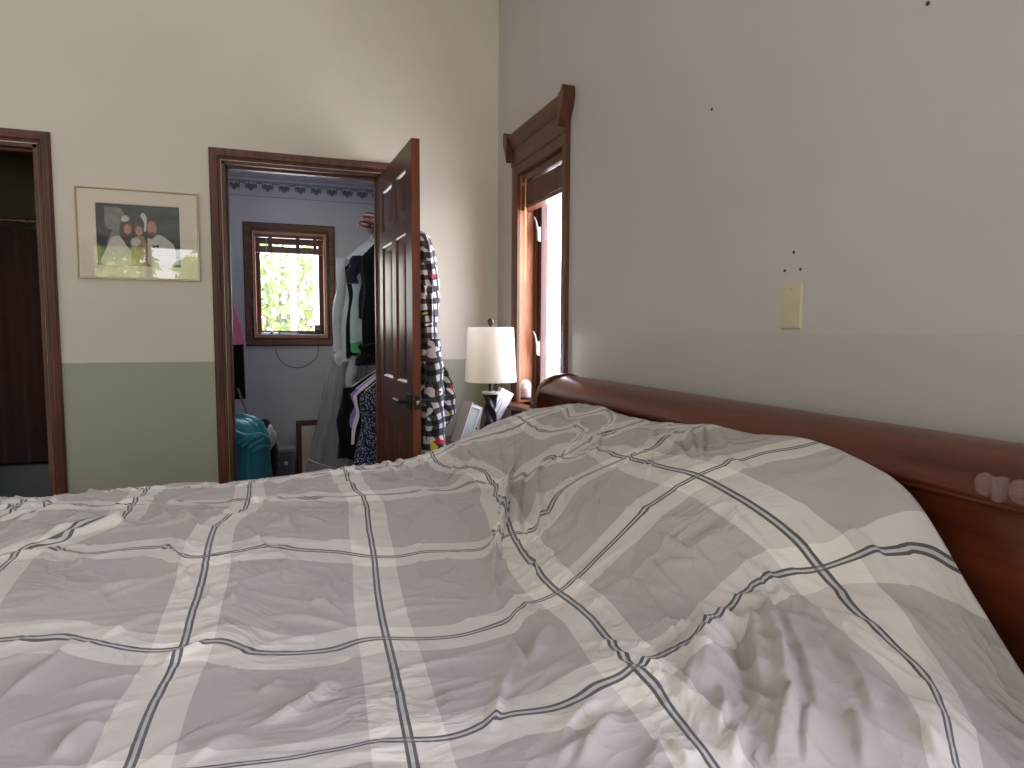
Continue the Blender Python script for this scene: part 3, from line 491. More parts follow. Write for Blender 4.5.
# wallpaper border with hearts and bows
bm = bmesh.new(); BZ0, BZ1 = 2.137, CZ
box(bm, CX0, CX1, CY-.0015, CY, BZ0, BZ1, 0)
box(bm, CX0, CX1, CY-.0022, CY-.001, BZ0+.004, BZ0+.007, 1); box(bm, CX0, CX1, CY-.0022, CY-.001, BZ1-.03, BZ1-.014, 2)
def heart(bm, cx, cz, s, mi):
    pts = []
    for k in range(28):
        a = 2*PI*k/28; pts.append((cx+s*16*math.sin(a)**3/17, CY-.0026, cz+s*(13*math.cos(a)-5*math.cos(2*a)-2*math.cos(3*a)-math.cos(4*a))/17))
    c = bm.verts.new((cx, CY-.0026, cz)); vs = [bm.verts.new(p) for p in pts]
    for i in range(28): bm.faces.new((c, vs[i], vs[(i+1) % 28])).material_index = mi
xx = CX0+.06
while xx < CX1-.03:
    heart(bm, xx, BZ0+.066, .033, 1)
    cx = xx+.053
    for sg in (-1, 1):
        tube(bm, smoothpts([(cx, CY-.003, BZ0+.086), (cx+sg*.010, CY-.003, BZ0+.095), (cx+sg*.020, CY-.003, BZ0+.088), (cx+sg*.018, CY-.003, BZ0+.07), (cx+sg*.026, CY-.003, BZ0+.05)], 3), .0034, 5, 1)
    xx += .106
struct(obj('trim_5', bm, [plain('border_paper', srgb(176, 180, 190), .7, var=.03), plain('border_print', srgb(96, 98, 104), .7, var=.15, scale=90), plain('border_band', srgb(130, 133, 142), .7, var=.03)], smooth=False))

# added light, unseen above the door head, brightens the closet
lt = thing('added_closet_light', 'added round light, unseen behind the door head, that brightens the closet', 'ceiling light', (-1.15, .55, CZ))
bm = bmesh.new(); lathe(bm, [(.07, -.012), (.075, 0)], (-1.15, .55, CZ), 28); obj('canopy', bm, MT['whitep'], lt)
em = bpy.data.materials.new('added_light_glow'); em.use_nodes = True; eb = em.node_tree.nodes['Principled BSDF']; eb.inputs['Base Color'].default_value = (.9, .9, .9, 1)
eb.inputs['Emission Color'].default_value = (.86, .92, 1.0, 1); eb.inputs['Emission Strength'].default_value = 30.0
bm = bmesh.new(); lathe(bm, [(.002, -.075), (.03, -.070), (.052, -.052), (.062, -.03), (.06, -.012)], (-1.15, .55, CZ), 28); obj('shade', bm, em, lt)
# trees seen behind the bedroom's rear window
tree((-3.9, -9.0, 2.2), (.95, .8, .8), 7, 'leafy tree outside the rear window, the one by its left half', 1500, LEAF2)
tree((-2.0, -9.4, 1.9), (.92, .8, .85), 9, 'leafy tree outside the rear window, the one by its right half', 1500, LEAF2)
# ================================================================= bed
bed = thing('bed', 'dark cherry wooden sleigh bed with a rolled headboard against the right wall', 'bed', (-1.2, -2.25, 0))
HY0, HY1 = -3.45, -1.155
# headboard cross-section in (x, z), from the wall side over the roll to the floor
prof = smoothpts([(-.020, 0, .93), (-.022, 0, 1.005), (-.048, 0, 1.044), (-.095, 0, 1.060), (-.150, 0, 1.054), (-.195, 0, 1.034), (-.222, 0, 1.014), (-.231, 0, .998), (-.225, 0, .986)], 6)
pr = [(p.x, p.z) for p in prof]
prE = [(p.x, p.z) for p in smoothpts([(-.020, 0, .93), (-.022, 0, 1.005), (-.048, 0, 1.046), (-.095, 0, 1.062), (-.150, 0, 1.056), (-.195, 0, 1.034), (-.228, 0, .995), (-.238, 0, .957), (-.230, 0, .925)], 6)]
low = [(p.x, p.z) for p in smoothpts([(-.206, 0, .982), (-.194, 0, .955), (-.186, 0, .88), (-.176, 0, .79), (-.160, 0, .70), (-.150, 0, .55), (-.155, 0, .40), (-.16, 0, .25)], 4)]
ring = pr + low + [(-.115, .25), (-.11, .55), (-.10, .80), (-.075, .90)]
bm = bmesh.new(); ys = np.linspace(HY0+.03, HY1-.03, 24)
loft(bm, [[(x, y, z) for x, z in ring] for y in ys])
obj('headboard', bm, MT['cherry'], bed, angle=50)
# bead line under the roll
bm = bmesh.new(); tube(bm, [(-.214, HY0+.03, .983), (-.214, HY1-.03, .983)], .0065, 10); obj('bead', bm, MT['cherry'], bed)
# end boards
for ya, yb in ((HY1-.032, HY1), (HY0, HY0+.032)):
    o_ = .006; bm = bmesh.new()
    ringE = [(x-(o_ if z > .9 else .012), z+(o_ if z > 1. else 0)) for x, z in prE+low[6:]] + [(-.10, .25), (-.095, 0), (-.17, 0), ]
    ringE = [(x-(o_ if z > .9 else .01), z+(o_ if z > 1. else 0)) for x, z in prE+low[6:]]+[(-.175, 0), (-.07, 0), (-.075, .5), (-.06, .85)]
    loft(bm, [[(x, y, z) for x, z in ringE] for y in (ya, yb)])
    obj('headboard_post', bm, MT['cherry_z'], bed, angle=50, bevel=.004)
for y in (-3.26, -1.25):
    obj('side_rail', bx(-2.32, -.15, y-.014, y+.014, .22, .42), MT['cherry'], bed, bevel=.004)
# low foot end
bm = bmesh.new(); ringF = [(-2.32, .12), (-2.35, .5), (-2.38, .58), (-2.42, .6), (-2.45, .57), (-2.42, .5), (-2.38, .12)]
loft(bm, [[(x, y, z) for x, z in ringF] for y in (-3.29, -1.22)]); obj('footboard', bm, MT['cherry'], bed, angle=50, bevel=.003)
bm = bmesh.new(); box(bm, -2.3, -.17, -3.24, -1.27, .24, .42); obj('box_spring', bm, MT['mat'], bed, bevel=.02)
mat_ = bx(-2.28, -.19, -3.21, -1.30, .421, .66)
tag(obj('mattress', mat_, MT['mat'], bevel=.05, seg=4), 'thick pale mattress on the sleigh bed under the plaid duvet', 'mattress')

# ----------------------------------------------------------------- duvet
HPa, UPa, VPa, FO = np.array(HP), np.array(UP), np.array(VP), np.array(FOLD)
def tps_fit(P, F, lam):
    n = len(P); d = np.linalg.norm(P[:, None]-P[None], axis=2); K = np.where(d > 0, d*d*np.log(d+1e-12), 0)+lam*np.eye(n)
    A = np.block([[K, np.c_[np.ones(n), P]], [np.c_[np.ones(n), P].T, np.zeros((3, 3))]])
    return np.linalg.solve(A, np.r_[F, 0, 0, 0])
def tps(P, w, Q):
    d = np.linalg.norm(Q[:, None]-P[None], axis=2); K = np.where(d > 0, d*d*np.log(d+1e-12), 0)
    return K @ w[:-3]+w[-3]+Q @ w[-2:]
XE0, XE1, YE0, YE1 = -.245, -2.27, -1.30, -3.22
STEP = .0047
# s runs from the head end to past the foot, t from the far hem to the near hem
def axis(e0, e1, d0, d1):
    n = int((abs(e1-e0)+d0+d1)/STEP); return np.linspace(-d0, abs(e1-e0)+d1, n)
sA = axis(XE0, XE1, .03, .38); tA = axis(YE0, YE1, .40, .40)
def over(v, L, r=.07):
    """parameter -> (position clamped along, drop, bulge)"""
    e = np.where(v < 0, -v, np.where(v > L, v-L, 0)); a = np.minimum(e/r, PI/2)
    outw = r*np.sin(a)+0.0*e; drop = r*(1-np.cos(a))+np.maximum(e-r*PI/2, 0)
    pos = np.clip(v, 0, L)+np.where(v < 0, -outw, np.where(v > L, outw, 0))
    return pos, drop
LX, LY = abs(XE1-XE0), abs(YE1-YE0)
px_, dx_ = over(sA, LX); py_, dy_ = over(tA, LY)
dx_ = np.where(sA < 0, 4.5*np.maximum(-sA-.0, 0)**1.0, dx_); px_ = np.where(sA < 0, sA*.6, px_)
Xg = (XE0-px_)[:, None]+0*py_[None]; Yg = (YE0-py_)[None]+0*px_[:, None]
drop = np.hypot(dx_[:, None], dy_[None])
Q = np.c_[np.clip(Xg, -2.3, XE0).ravel(), np.clip(Yg, YE1, YE0).ravel()]
wH = tps_fit(HPa[:, :2], HPa[:, 2], 2e-3)
def batched(P, w, Q): return np.concatenate([tps(P, w, q) for q in np.array_split(Q, 12)])
Z = batched(HPa[:, :2], wH, Q)
# creases
def segdist(Q, a, b):
    ab = b-a; t = np.clip(((Q-a) @ ab)/(ab @ ab+1e-12), 0, 1); return np.linalg.norm(Q-(a+t[:, None]*ab), axis=1), t
def crease(Q, pl, w, h, Zo, asym=.5):
    """a pinched fold: steep on one side, long on the other"""
    pl = np.array(pl); lo = pl.min(0)-6*w; hi = pl.max(0)+6*w
    m = np.where(((Q > lo) & (Q < hi)).all(1))[0]
    if len(m) == 0: return
    Qm = Q[m]; best = np.full(len(m), 9.); tt = np.zeros(len(m)); sg = np.ones(len(m)); L = np.r_[0, np.cumsum(np.linalg.norm(np.diff(pl, axis=0), axis=1))]
    for i in range(len(pl)-1):
        d, t = segdist(Qm, pl[i], pl[i+1]); k = d < best; best[k] = d[k]; tt[k] = (L[i]+t[k]*(L[i+1]-L[i]))/L[-1]
        ab = pl[i+1]-pl[i]; c = (Qm[:, 0]-pl[i, 0])*ab[1]-(Qm[:, 1]-pl[i, 1])*ab[0]; sg[k] = np.sign(c[k])
    env = np.clip(np.sin(PI*np.clip(tt, .04, .96))*1.3, 0, 1)
    ww = np.where(sg > 0, w*(1-asym), w*(1+asym*1.6)); ww = ww*(.55+.45*env)
    Zo[m] += h*env*np.exp(-(best/ww)**1.35)
rdc = random.Random(3)
for pl, w, h in CREASE:
    if len(pl) > 1: crease(Q, pl, w*.62, h*(1.25 if h > 0 else .5), Z, rdc.choice((-.45, .45)))
rd = random.Random(11)
for k in range(900):
    x = rd.uniform(-2.25, -.28); y = rd.uniform(-3.2, -1.33)
    if x > -.95 and y > -2.35: a = rd.gauss(.9, .45); L = rd.uniform(.05, .2); h = rd.uniform(.001, .0042)
    elif x > -.8: a = rd.gauss(1.85, .3); L = rd.uniform(.08, .26); h = rd.uniform(.0008, .0042)
    elif y > -2.02: a = rd.gauss(.12, .35); L = rd.uniform(.07, .24); h = rd.uniform(.0015, .0062)
    else: a = rd.gauss(.2, .32); L = rd.uniform(.06, .26); h = rd.uniform(.0004, .0022)
    h *= 2.3*rd.random()**.6
    dx, dy = math.cos(a)*L/2, math.sin(a)*L/2; j = rd.uniform(-.16, .16)*L
    crease(Q, [(x-dx, y-dy), (x-dx*.4+j*dy/L, y-dy*.4-j*dx/L), (x+dx*.4+j*dy/L, y+dy*.4-j*dx/L), (x+dx, y+dy)], rd.uniform(.0045, .0095), h, Z, rd.choice((-.5, .5)))
# coarse softness of the filling
def vnoise(Q, sc, seed):
    r = np.random.default_rng(seed); G = r.normal(size=(64, 64)); q = Q*sc+30; i = np.floor(q).astype(int); f = q-i; f = f*f*(3-2*f)
    g = lambda a, b: G[(i[:, 0]+a) % 64, (i[:, 1]+b) % 64]
    return (g(0, 0)*(1-f[:, 0])+g(1, 0)*f[:, 0])*(1-f[:, 1])+(g(0, 1)*(1-f[:, 0])+g(1, 1)*f[:, 0])*f[:, 1]
Z += .0028*vnoise(Q, 5, 1)+.0012*vnoise(Q*np.array([.8, 1.6]), 9, 2)+.0004*vnoise(Q*np.array([.7, 1.5]), 24, 3)*(1+1.5*((Q[:, 0] > -1.0)&(Q[:, 1] > -2.2)))
Z = Z.reshape(Xg.shape)-drop
# pleats in the hanging hems
hang = np.clip(drop/.25, 0, 1)
Yn = Yg+np.where(tA[None] > LY, -1, np.where(tA[None] < 0, 1, 0))*hang*(.015+.014*np.sin(Xg*17+.6*np.sin(Xg*5)))
Xn = Xg-np.where(sA[:, None] > LX, 1, 0)*hang*(.02+.014*np.sin(Yg*15))
# pattern coordinates follow the folds of the cloth
def widen(P, ax, d, dv):      # samples either side of a stripe hold its width
    a, b = P.copy(), P.copy(); d = np.where((ax == 1) & (P[:, 2] > 3.9), d*.72, d); a[:, ax] += d; a[:, 2] += dv; b[:, ax] -= d; b[:, 2] -= dv
    return np.r_[P, a[::2], b[1::2]]
UPa = widen(UPa[:, :3], 0, .045, .145)
wU = tps_fit(UPa[:, :2], UPa[:, 2], 8e-4)
pl = FO
def foldside(Q):
    """signed distance: negative on the foot side of the tuck"""
    best = np.full(len(Q), 9.); sg = np.ones(len(Q))
    for i in range(len(pl)-1):
        d, t = segdist(Q, pl[i], pl[i+1]); ab = pl[i+1]-pl[i]; c = (Q[:, 0]-pl[i, 0])*ab[1]-(Q[:, 1]-pl[i, 1])*ab[0]
        k = d < best; best[k] = d[k]; sg[k] = np.sign(c[k])
    return best*sg
def jump(Q):
    d = foldside(Q); a = .20*np.clip((Q[:, 1]+2.85)/.15, 0, 1)*np.clip((-1.5-Q[:, 1])/.2, 0, 1)
    return a/(1+np.exp(np.clip(d*SGN/.009, -40, 40)))
tst = foldside(np.array([[-.6, -2.3]]))[0]; SGN = 1 if tst > 0 else -1     # head side positive
def cmerge(P, J): return P[:, 2]-J
side = foldside(VPa[:, :2])*SGN
PV = VPa[:, :3].copy(); base = VPa[:, 2]-np.where(VPa[:, 3] > .5, 0, .20*np.clip((PV[:, 1]+2.85)/.15, 0, 1)*np.clip((-1.5-PV[:, 1])/.2, 0, 1))
base = np.where((side < 0) == (VPa[:, 3] < .5), base, base)
PV = widen(np.c_[PV[:, :2], base], 1, .046, .145); PV = np.r_[PV, [(x, y, v) for x in (-2.1, -1.8, -1.5, -1.25, -1.0, -.8) for y, v in ((-1.70, 4.45), (-1.53, 5.0), (-1.28, 5.85))]]; wV = tps_fit(PV[:, :2], PV[:, 2], 2.2e-3)
Qf = np.c_[Xg.ravel(), Yg.ravel()]
UU = batched(UPa[:, :2], wU, Q); VV = batched(PV[:, :2], wV, Q)+jump(Q)
# beyond the edges the cloth continues at its own pitch
UU = UU+(np.where(sA > LX, -(sA-LX)/.31, 0)[:, None]+0*Yg).ravel()
VV = VV+(np.where(tA > LY, -(tA-LY)/.32, np.where(tA < 0, -tA/.32, 0))[None]+0*Xg).ravel()
ns, ntt = Xg.shape
co = np.stack([Xn, Yn, Z], -1).reshape(-1, 3)
idx = np.arange(ns*ntt).reshape(ns, ntt)
F = np.stack([idx[:-1, :-1], idx[:-1, 1:], idx[1:, 1:], idx[1:, :-1]], -1).reshape(-1, 4)
me = bpy.data.meshes.new('duvet')
me.vertices.add(len(co)); me.vertices.foreach_set('co', co.ravel())
me.loops.add(F.size); me.loops.foreach_set('vertex_index', F.ravel())
me.polygons.add(len(F)); me.polygons.foreach_set('loop_start', np.arange(len(F))*4); me.polygons.foreach_set('loop_total', np.full(len(F), 4))
me.update(calc_edges=True); me.polygons.foreach_set('use_smooth', np.ones(len(F), bool))
uvl = me.uv_layers.new(name='cloth'); uvl.data.foreach_set('uv', np.c_[UU, VV][F.ravel()].ravel())
duv = bpy.data.objects.new('duvet', me); COL.objects.link(duv)
if me.polygons[len(F)//2].normal.z < 0: me.flip_normals()
sm = duv.modifiers.new('thick', 'SOLIDIFY'); sm.thickness = .02; sm.offset = -1
def duvetmat():
    m, t, b = newmat('plaid_cotton')
    uv = N(t, 'ShaderNodeUVMap', uv_map='cloth'); s = N(t, 'ShaderNodeSeparateXYZ'); t.links.new(uv.outputs[0], s.inputs[0])
    def mth(op, a, b_=None, c=None):
        n = N(t, 'ShaderNodeMath', operation=op)
        for i, v in enumerate((a, b_, c)):
            if v is None: continue
            if isinstance(v, (int, float)): n.inputs[i].default_value = v
            else: t.links.new(v, n.inputs[i])
        return n.outputs[0]
    def bands(c):
        f = mth('ABSOLUTE', mth('SUBTRACT', mth('FRACT', mth('ADD', c, .5)), .5))      # distance from the stripe centre
        cream = mth('LESS_THAN', f, .142)
        d = mth('ABSOLUTE', mth('SUBTRACT', f, .0138))
        line = mth('LESS_THAN', d, .0070)
        mid = mth('LESS_THAN', f, .0075)
        return cream, line, mid
    cu, lu, mu_ = bands(s.outputs['X']); cv, lv, mv = bands(s.outputs['Y'])
    GREY = srgb(*G_); CREAM = srgb(*C_); BRT = srgb(*B_); DK = srgb(58, 60, 64)
    cs = mth('ADD', cu, cv)
    r = N(t, 'ShaderNodeValToRGB'); r.color_ramp.interpolation = 'CONSTANT'; el = r.color_ramp.elements
    el[0].position = 0; el[0].color = GREY; el[1].position = .3; el[1].color = CREAM; q = el.new(.8); q.color = BRT
    t.links.new(mth('MULTIPLY', cs, .5), r.inputs[0])
    ls = mth('MAXIMUM', lu, lv)
    mx = N(t, 'ShaderNodeMix', data_type='RGBA'); mx.inputs[7].default_value = DK; t.links.new(mth('MULTIPLY', ls, .92), mx.inputs[0]); t.links.new(r.outputs[0], mx.inputs[6])
    ms = mth('MAXIMUM', mu_, mv)
    mx2 = N(t, 'ShaderNodeMix', data_type='RGBA'); mx2.inputs[7].default_value = srgb(150, 150, 148); t.links.new(mth('MULTIPLY', ms, .5), mx2.inputs[0]); t.links.new(mx.outputs[2], mx2.inputs[6])
    t.links.new(mx2.outputs[2], b.inputs['Base Color'])
    b.inputs['Roughness'].default_value = .75; b.inputs['Sheen Weight'].default_value = .15; b.inputs['Specular IOR Level'].default_value = .25
    # fine creases: warped ridged noise, patchy, plus a faint weave
    mp = N(t, 'ShaderNodeMapping'); mp.inputs['Scale'].default_value = (.8, 1.5, 1); mp.inputs['Rotation'].default_value = (0, 0, .45); t.links.new(uv.outputs[0], mp.inputs[0])
    wn = N(t, 'ShaderNodeTexNoise'); wn.inputs['Scale'].default_value = 1.6; wn.inputs['Detail'].default_value = 2; t.links.new(uv.outputs[0], wn.inputs['Vector'])
    wa = N(t, 'ShaderNodeMix', data_type='RGBA', blend_type='LINEAR_LIGHT'); wa.inputs[0].default_value = .35; t.links.new(mp.outputs[0], wa.inputs[6]); t.links.new(wn.outputs['Color'], wa.inputs[7])
    rg = N(t, 'ShaderNodeTexNoise'); rg.noise_type = 'RIDGED_MULTIFRACTAL'; rg.inputs['Scale'].default_value = 2.4; rg.inputs['Detail'].default_value = 3; rg.inputs['Roughness'].default_value = .5; rg.inputs['Offset'].default_value = 1.; rg.inputs['Gain'].default_value = 2.
    t.links.new(wa.outputs[2], rg.inputs['Vector'])
    pn = N(t, 'ShaderNodeTexNoise'); pn.inputs['Scale'].default_value = 1.1; t.links.new(uv.outputs[0], pn.inputs['Vector'])
    pr_ = N(t, 'ShaderNodeMapRange'); pr_.inputs[1].default_value = .42; pr_.inputs[2].default_value = .66; pr_.inputs[3].default_value = .06; pr_.inputs[4].default_value = 1.; t.links.new(pn.outputs['Fac'], pr_.inputs[0])
    hh = mth('MULTIPLY', rg.outputs['Fac'], pr_.outputs[0])
    bump(t, b, hh, .9, .010)
    return m
G_, C_, B_ = (166, 161, 154), (196, 192, 182), (216, 212, 200)
me.materials.append(duvetmat())
tag(duv, 'rumpled grey and cream plaid duvet with dark double stripes covering the bed', 'duvet')

# clear plastic clip on the headboard
cx, cy, cz = -.236, -2.950, 1.013
t = thing('plastic_clip', 'small translucent plastic clip with two rounded lobes on the headboard roll', 'clip', (cx, cy, cz))
pm = glassmat('cloudy_plastic', (.8, .75, .75, 1), 1., .25)
cl = sheermat('milky_plastic', srgb(150, 122, 116), .30, .2)
def lobe(dy, r1, r2):
    bm = bmesh.new(); bmesh.ops.create_uvsphere(bm, u_segments=20, v_segments=12, radius=1)
    for v in bm.verts: v.co = Vector((cx+v.co.x*.008, cy+dy+v.co.y*r1, cz+v.co.z*r2))
    return bm
obj('lobe', lobe(.024, .017, .018), cl, t); obj('lobe', lobe(-.024, .017, .018), cl, t)
bm = bmesh.new(); box(bm, cx-.016, cx+.004, cy-.007, cy+.007, cz-.020, cz+.017); obj('hook', bm, cl, t, bevel=.004)
# ================================================================= things on the walls
HOOK = (-2.601, 1.878)
pyc, pzc = -2.274, 1.301
t = thing('wall_plate', 'ivory blank cover plate with two screws on the grey right wall', 'wall plate', (0, pyc, pzc))
bm = bmesh.new(); hy, hz_ = .035, .0572
loft(bm, [[(-d, pyc-hy+i, pzc-hz_+i), (-d, pyc+hy-i, pzc-hz_+i), (-d, pyc+hy-i, pzc+hz_-i), (-d, pyc-hy+i, pzc+hz_-i)] for d, i in ((0, 0), (.003, .0), (.0065, .004), (.0068, .006))])
obj('plate', bm, MT['ivory'], t, angle=20)
for dz in (-.042, .042):
    bm = bmesh.new()
    for k in (0, 1): pass
    tube(bm, [(-.0066, pyc, pzc+dz), (-.0082, pyc, pzc+dz)], .0034, 12); obj('screw', bm, MT['ivory'], t)
holes = [(-2.272, 1.434, 'small dark screw hole above the ivory plate, the highest of the three', .0038),
         (-2.243, 1.391, 'small dark screw hole just above the left corner of the ivory plate', .0036),
         (-2.296, 1.390, 'small dark screw hole just above the right corner of the ivory plate', .0036),
         (-1.927, 1.883, 'dark nail hole high on the grey wall between the window and the ivory plate', .0042),
         (-2.601, 2.113, 'metal hook stub at the very top of the right wall', .0042)]
for y, z, lab, r in holes[:]:
    if 'hook' in lab: y, z = HOOK
    bm = bmesh.new(); tube(bm, [(.001, y, z), (-.0015, y, z), (-.004 if 'hook' in lab else -.0022, y, z)], [r, r, r*.6], 12)
    tag(obj('screw_hole' if 'hook' not in lab else 'wall_hook', bm, MT['blackp']), lab, 'hole' if 'hook' not in lab else 'hook')

# framed photograph
x0, x1, z0, z1 = -2.053, -1.537, 1.470, 1.891
t = thing('framed_photograph', 'pale gold framed wedding photograph with a wide cream mat on the back wall', 'picture', ((x0+x1)/2, 0, z0))
P = lambda a, z, p: (a, -p, z)
bm = bmesh.new(); frame_bm(bm, x0+.009, x1-.009, z0+.009, z1-.009, [(0, .006), (0, .017), (.004, .021), (.008, .020), (.009, .012), (.009, .001)], P, True)
obj('frame', bm, MT['gold'], t, angle=30)
ix0, ix1, iz0, iz1 = -1.970, -1.622, 1.536, 1.819
bm = bmesh.new(); frame_bm(bm, ix0, ix1, iz0, iz1, [(0, .0085), (.002, .0105), (.0025, .0105)], P, True)
# mat board: four strips round the window
wall_holes(bm, x0+.006, x1-.006, z0+.006, z1-.006, [(ix0-.002, ix1+.002, iz0-.002, iz1+.002)], lambda a, b, c, d: box(bm, a, b, -.0105, -.006, c, d))
obj('mat', bm, MT['mat'], t, smooth=False)
PH = [plain('print_dark', srgb(44, 46, 42), .5, var=.35, scale=30), plain('print_skin', srgb(172, 130, 106), .5, var=.06, scale=60), plain('print_hair', srgb(78, 52, 38), .5, var=.2, scale=80),
      plain('print_white', srgb(196, 190, 176), .5, var=.10, scale=40), plain('print_green', srgb(52, 66, 50), .5, var=.4, scale=50), plain('print_veil', srgb(120, 120, 110), .5, var=.2, scale=30), plain('print_tan', srgb(150, 126, 96), .5, var=.2, scale=50)]
bm = bmesh.new(); box(bm, ix0-.002, ix1+.002, -.0062, -.003, iz0-.002, iz1+.002, 0)
W_, H_ = ix1-ix0, iz1-iz0; lay = [.00635]
def poly(pts, mi, smooth=True):
    lay[0] += .00006
    pp = [(ix0+u*W_, -lay[0], iz1-v*H_) for u, v in pts]
    if smooth: q = smoothpts(pp+[pp[0]], 5)[:-1]
    else: q = pp
    bm.faces.new([bm.verts.new(p) for p in q]).material_index = mi
def ell(u, v, ru, rv, mi, a0=0, n=20): poly([(u+ru*math.cos(2*PI*k/n), v+rv*math.sin(2*PI*k/n)) for k in range(n)], mi, False)
poly([(.55, 0.02), (.98, .02), (.98, .75), (.7, .6)], 4); poly([(.1, .05), (.3, .08), (.33, .35), (.12, .4)], 5)
poly([(.27, .22), (.36, .17), (.40, .24), (.36, .5), (.28, .72), (.12, .7), (.16, .5)], 5)      # veil
poly([(.28, .30), (.34, .22), (.41, .28), (.43, .45), (.40, .66), (.33, .62), (.27, .48)], 2)     # her hair
ell(.365, .40, .045, .085, 1); poly([(.29, .24), (.33, .18), (.385, .22), (.37, .27), (.31, .28)], 3)
poly([(.17, .55), (.26, .52), (.35, .68), (.42, .8), (.42, .99), (.05, .99), (.1, .75)], 3)
ell(.49, .37, .050, .085, 2); ell(.50, .42, .045, .080, 1); poly([(.44, .52), (.56, .52), (.6, .75), (.6, .99), (.42, .99), (.4, .7)], 6)
poly([(.41, .55), (.48, .54), (.52, .6), (.46, .68), (.40, .64)], 3)
poly([(.52, .17), (.56, .12), (.60, .2), (.585, .42), (.56, .4), (.565, .28)], 3)
ell(.665, .31, .062, .10, 2); ell(.660, .37, .058, .125, 1); poly([(.625, .445), (.66, .43), (.695, .445), (.68, .49), (.64, .49)], 2)
poly([(.60, .53), (.66, .54), (.74, .47), (.86, .56), (.93, .68), (.92, .99), (.62, .99), (.6, .75)], 3)
poly([(.66, .63), (.69, .66), (.74, .63), (.73, .69), (.69, .675), (.665, .70)], 0, False)
obj('photograph', bm, PH, t, smooth=False)
obj('glass', bx(x0+.006, x1-.006, -.0140, -.0125, z0+.006, z1-.006), MT['picglass'], t, smooth=False)

# ================================================================= bedside
# nightstand
nx0, nx1, ny0, ny1, nz = -.455, -.03, -1.08, -.06, .655
t = thing('nightstand', 'dark wooden bedside table in the corner beneath the lamp', 'nightstand', (-.27, -.6, 0))
bm = bmesh.new(); box(bm, nx0, nx1, ny0, ny1, nz-.025, nz); obj('top', bm, MT['cherry'], t, bevel=.006, seg=3)
bm = bmesh.new(); box(bm, nx0+.02, nx1-.01, ny0+.02, ny1-.02, .10, nz-.025); obj('body', bm, MT['cherry'], t, bevel=.003)
for z0_, z1_ in ((.13, .36), (.385, .61)):
    d = obj('drawer', bx(nx0+.004, nx0+.02, ny0+.05, ny1-.05, z0_, z1_), MT['cherry'], t, bevel=.004)
    bm = bmesh.new(); bmesh.ops.create_uvsphere(bm, u_segments=12, v_segments=8, radius=.014, matrix=Matrix.Translation((nx0-.012, (ny0+ny1)/2, (z0_+z1_)/2)))
    k = obj('knob', bm, MT['gold']); k.parent = d; k.matrix_parent_inverse = Matrix.Identity(4)
for x in (nx0+.04, nx1-.05):
    for y in (ny0+.05, ny1-.05):
        bm = bmesh.new(); tube(bm, [(x, y, 0), (x, y, .10)], [.018, .026], 12); obj('leg', bm, MT['cherry'], t)
# table lamp
lx, ly = -.213, -.52
t = thing('table_lamp', 'table lamp with a cream drum shade and twisted black base beside the window', 'lamp', (lx, ly, nz))
def shademat():
    m = bpy.data.materials.new('linen_shade'); m.use_nodes = True; tt = m.node_tree; b = tt.nodes['Principled BSDF']; o = [n for n in tt.nodes if n.type == 'OUTPUT_MATERIAL'][0]
    n, r = noise_ramp(tt, 60, [srgb(240, 236, 224), srgb(248, 245, 236)], objvec(tt, (1, 1, 6))); tt.links.new(r.outputs[0], b.inputs['Base Color']); b.inputs['Roughness'].default_value = .8
    tl = N(tt, 'ShaderNodeBsdfTranslucent'); tl.inputs[0].default_value = srgb(252, 248, 236); mx = N(tt, 'ShaderNodeMixShader'); mx.inputs[0].default_value = .5
    tt.links.new(b.outputs[0], mx.inputs[1]); tt.links.new(tl.outputs[0], mx.inputs[2]); tt.links.new(mx.outputs[0], o.inputs[0]); return m
bm = bmesh.new(); zt, zb_ = 1.255, .990; n = 64; rings = []
for r, z in ((.108, zt-.004), (.110, zt), (.112, zt-.003), (.127, zb_+.003), (.127, zb_), (.125, zb_+.001), (.1095, zt-.006)):
    rings.append([(lx+r*math.cos(2*PI*k/n), ly+r*math.sin(2*PI*k/n), z) for k in range(n)])
loft(bm, rings, True, False); obj('shade', bm, shademat(), t)
bm = bmesh.new()
for a in range(3): tube(bm, [(lx, ly, zt-.012), (lx+.109*math.cos(a*2.094+.4), ly+.109*math.sin(a*2.094+.4), zt-.005)], .002, 6)
obj('spider', bm, MT['black'], t)
bm = bmesh.new(); lathe(bm, [(.004, zt-.015), (.004, zt+.004), (.007, zt+.006), (.009, zt+.010), (.0145, zt+.018), (.0165, zt+.027), (.0145, zt+.036), (.008, zt+.042), (.001, zt+.044)], (lx, ly, 0), 20); obj('finial', bm, plain('bronze_finial', srgb(70, 58, 44), .3, .8), t)
bm = bmesh.new(); lathe(bm, [(.009, .93), (.009, zt-.01)], (lx, ly, 0), 16); obj('pole', bm, MT['black'], t)
bm = bmesh.new(); lathe(bm, [(.010, .928), (.040, .928), (.043, .933), (.043, .938), (.036, .941), (.010, .942)], (lx, ly, 0), 28); obj('cap', bm, plain('pale_cap', srgb(200, 196, 186), .35), t)
bm = bmesh.new(); n = 28; rings = []
for i in range(60):
    q = i/59; z = nz+.055+q*(.928-nz-.055); br = .026+.006*math.exp(-((q-1)/.08)**2)*1.5+.010*math.exp(-(q/.1)**2)
    rings.append([(lx+(br*(1+.20*math.cos(3*(2*PI*k/n)+q*16)))*math.cos(2*PI*k/n), ly+(br*(1+.20*math.cos(3*(2*PI*k/n)+q*16)))*math.sin(2*PI*k/n), z) for k in range(n)])
loft(bm, rings); obj('column', bm, MT['black'], t, angle=60)
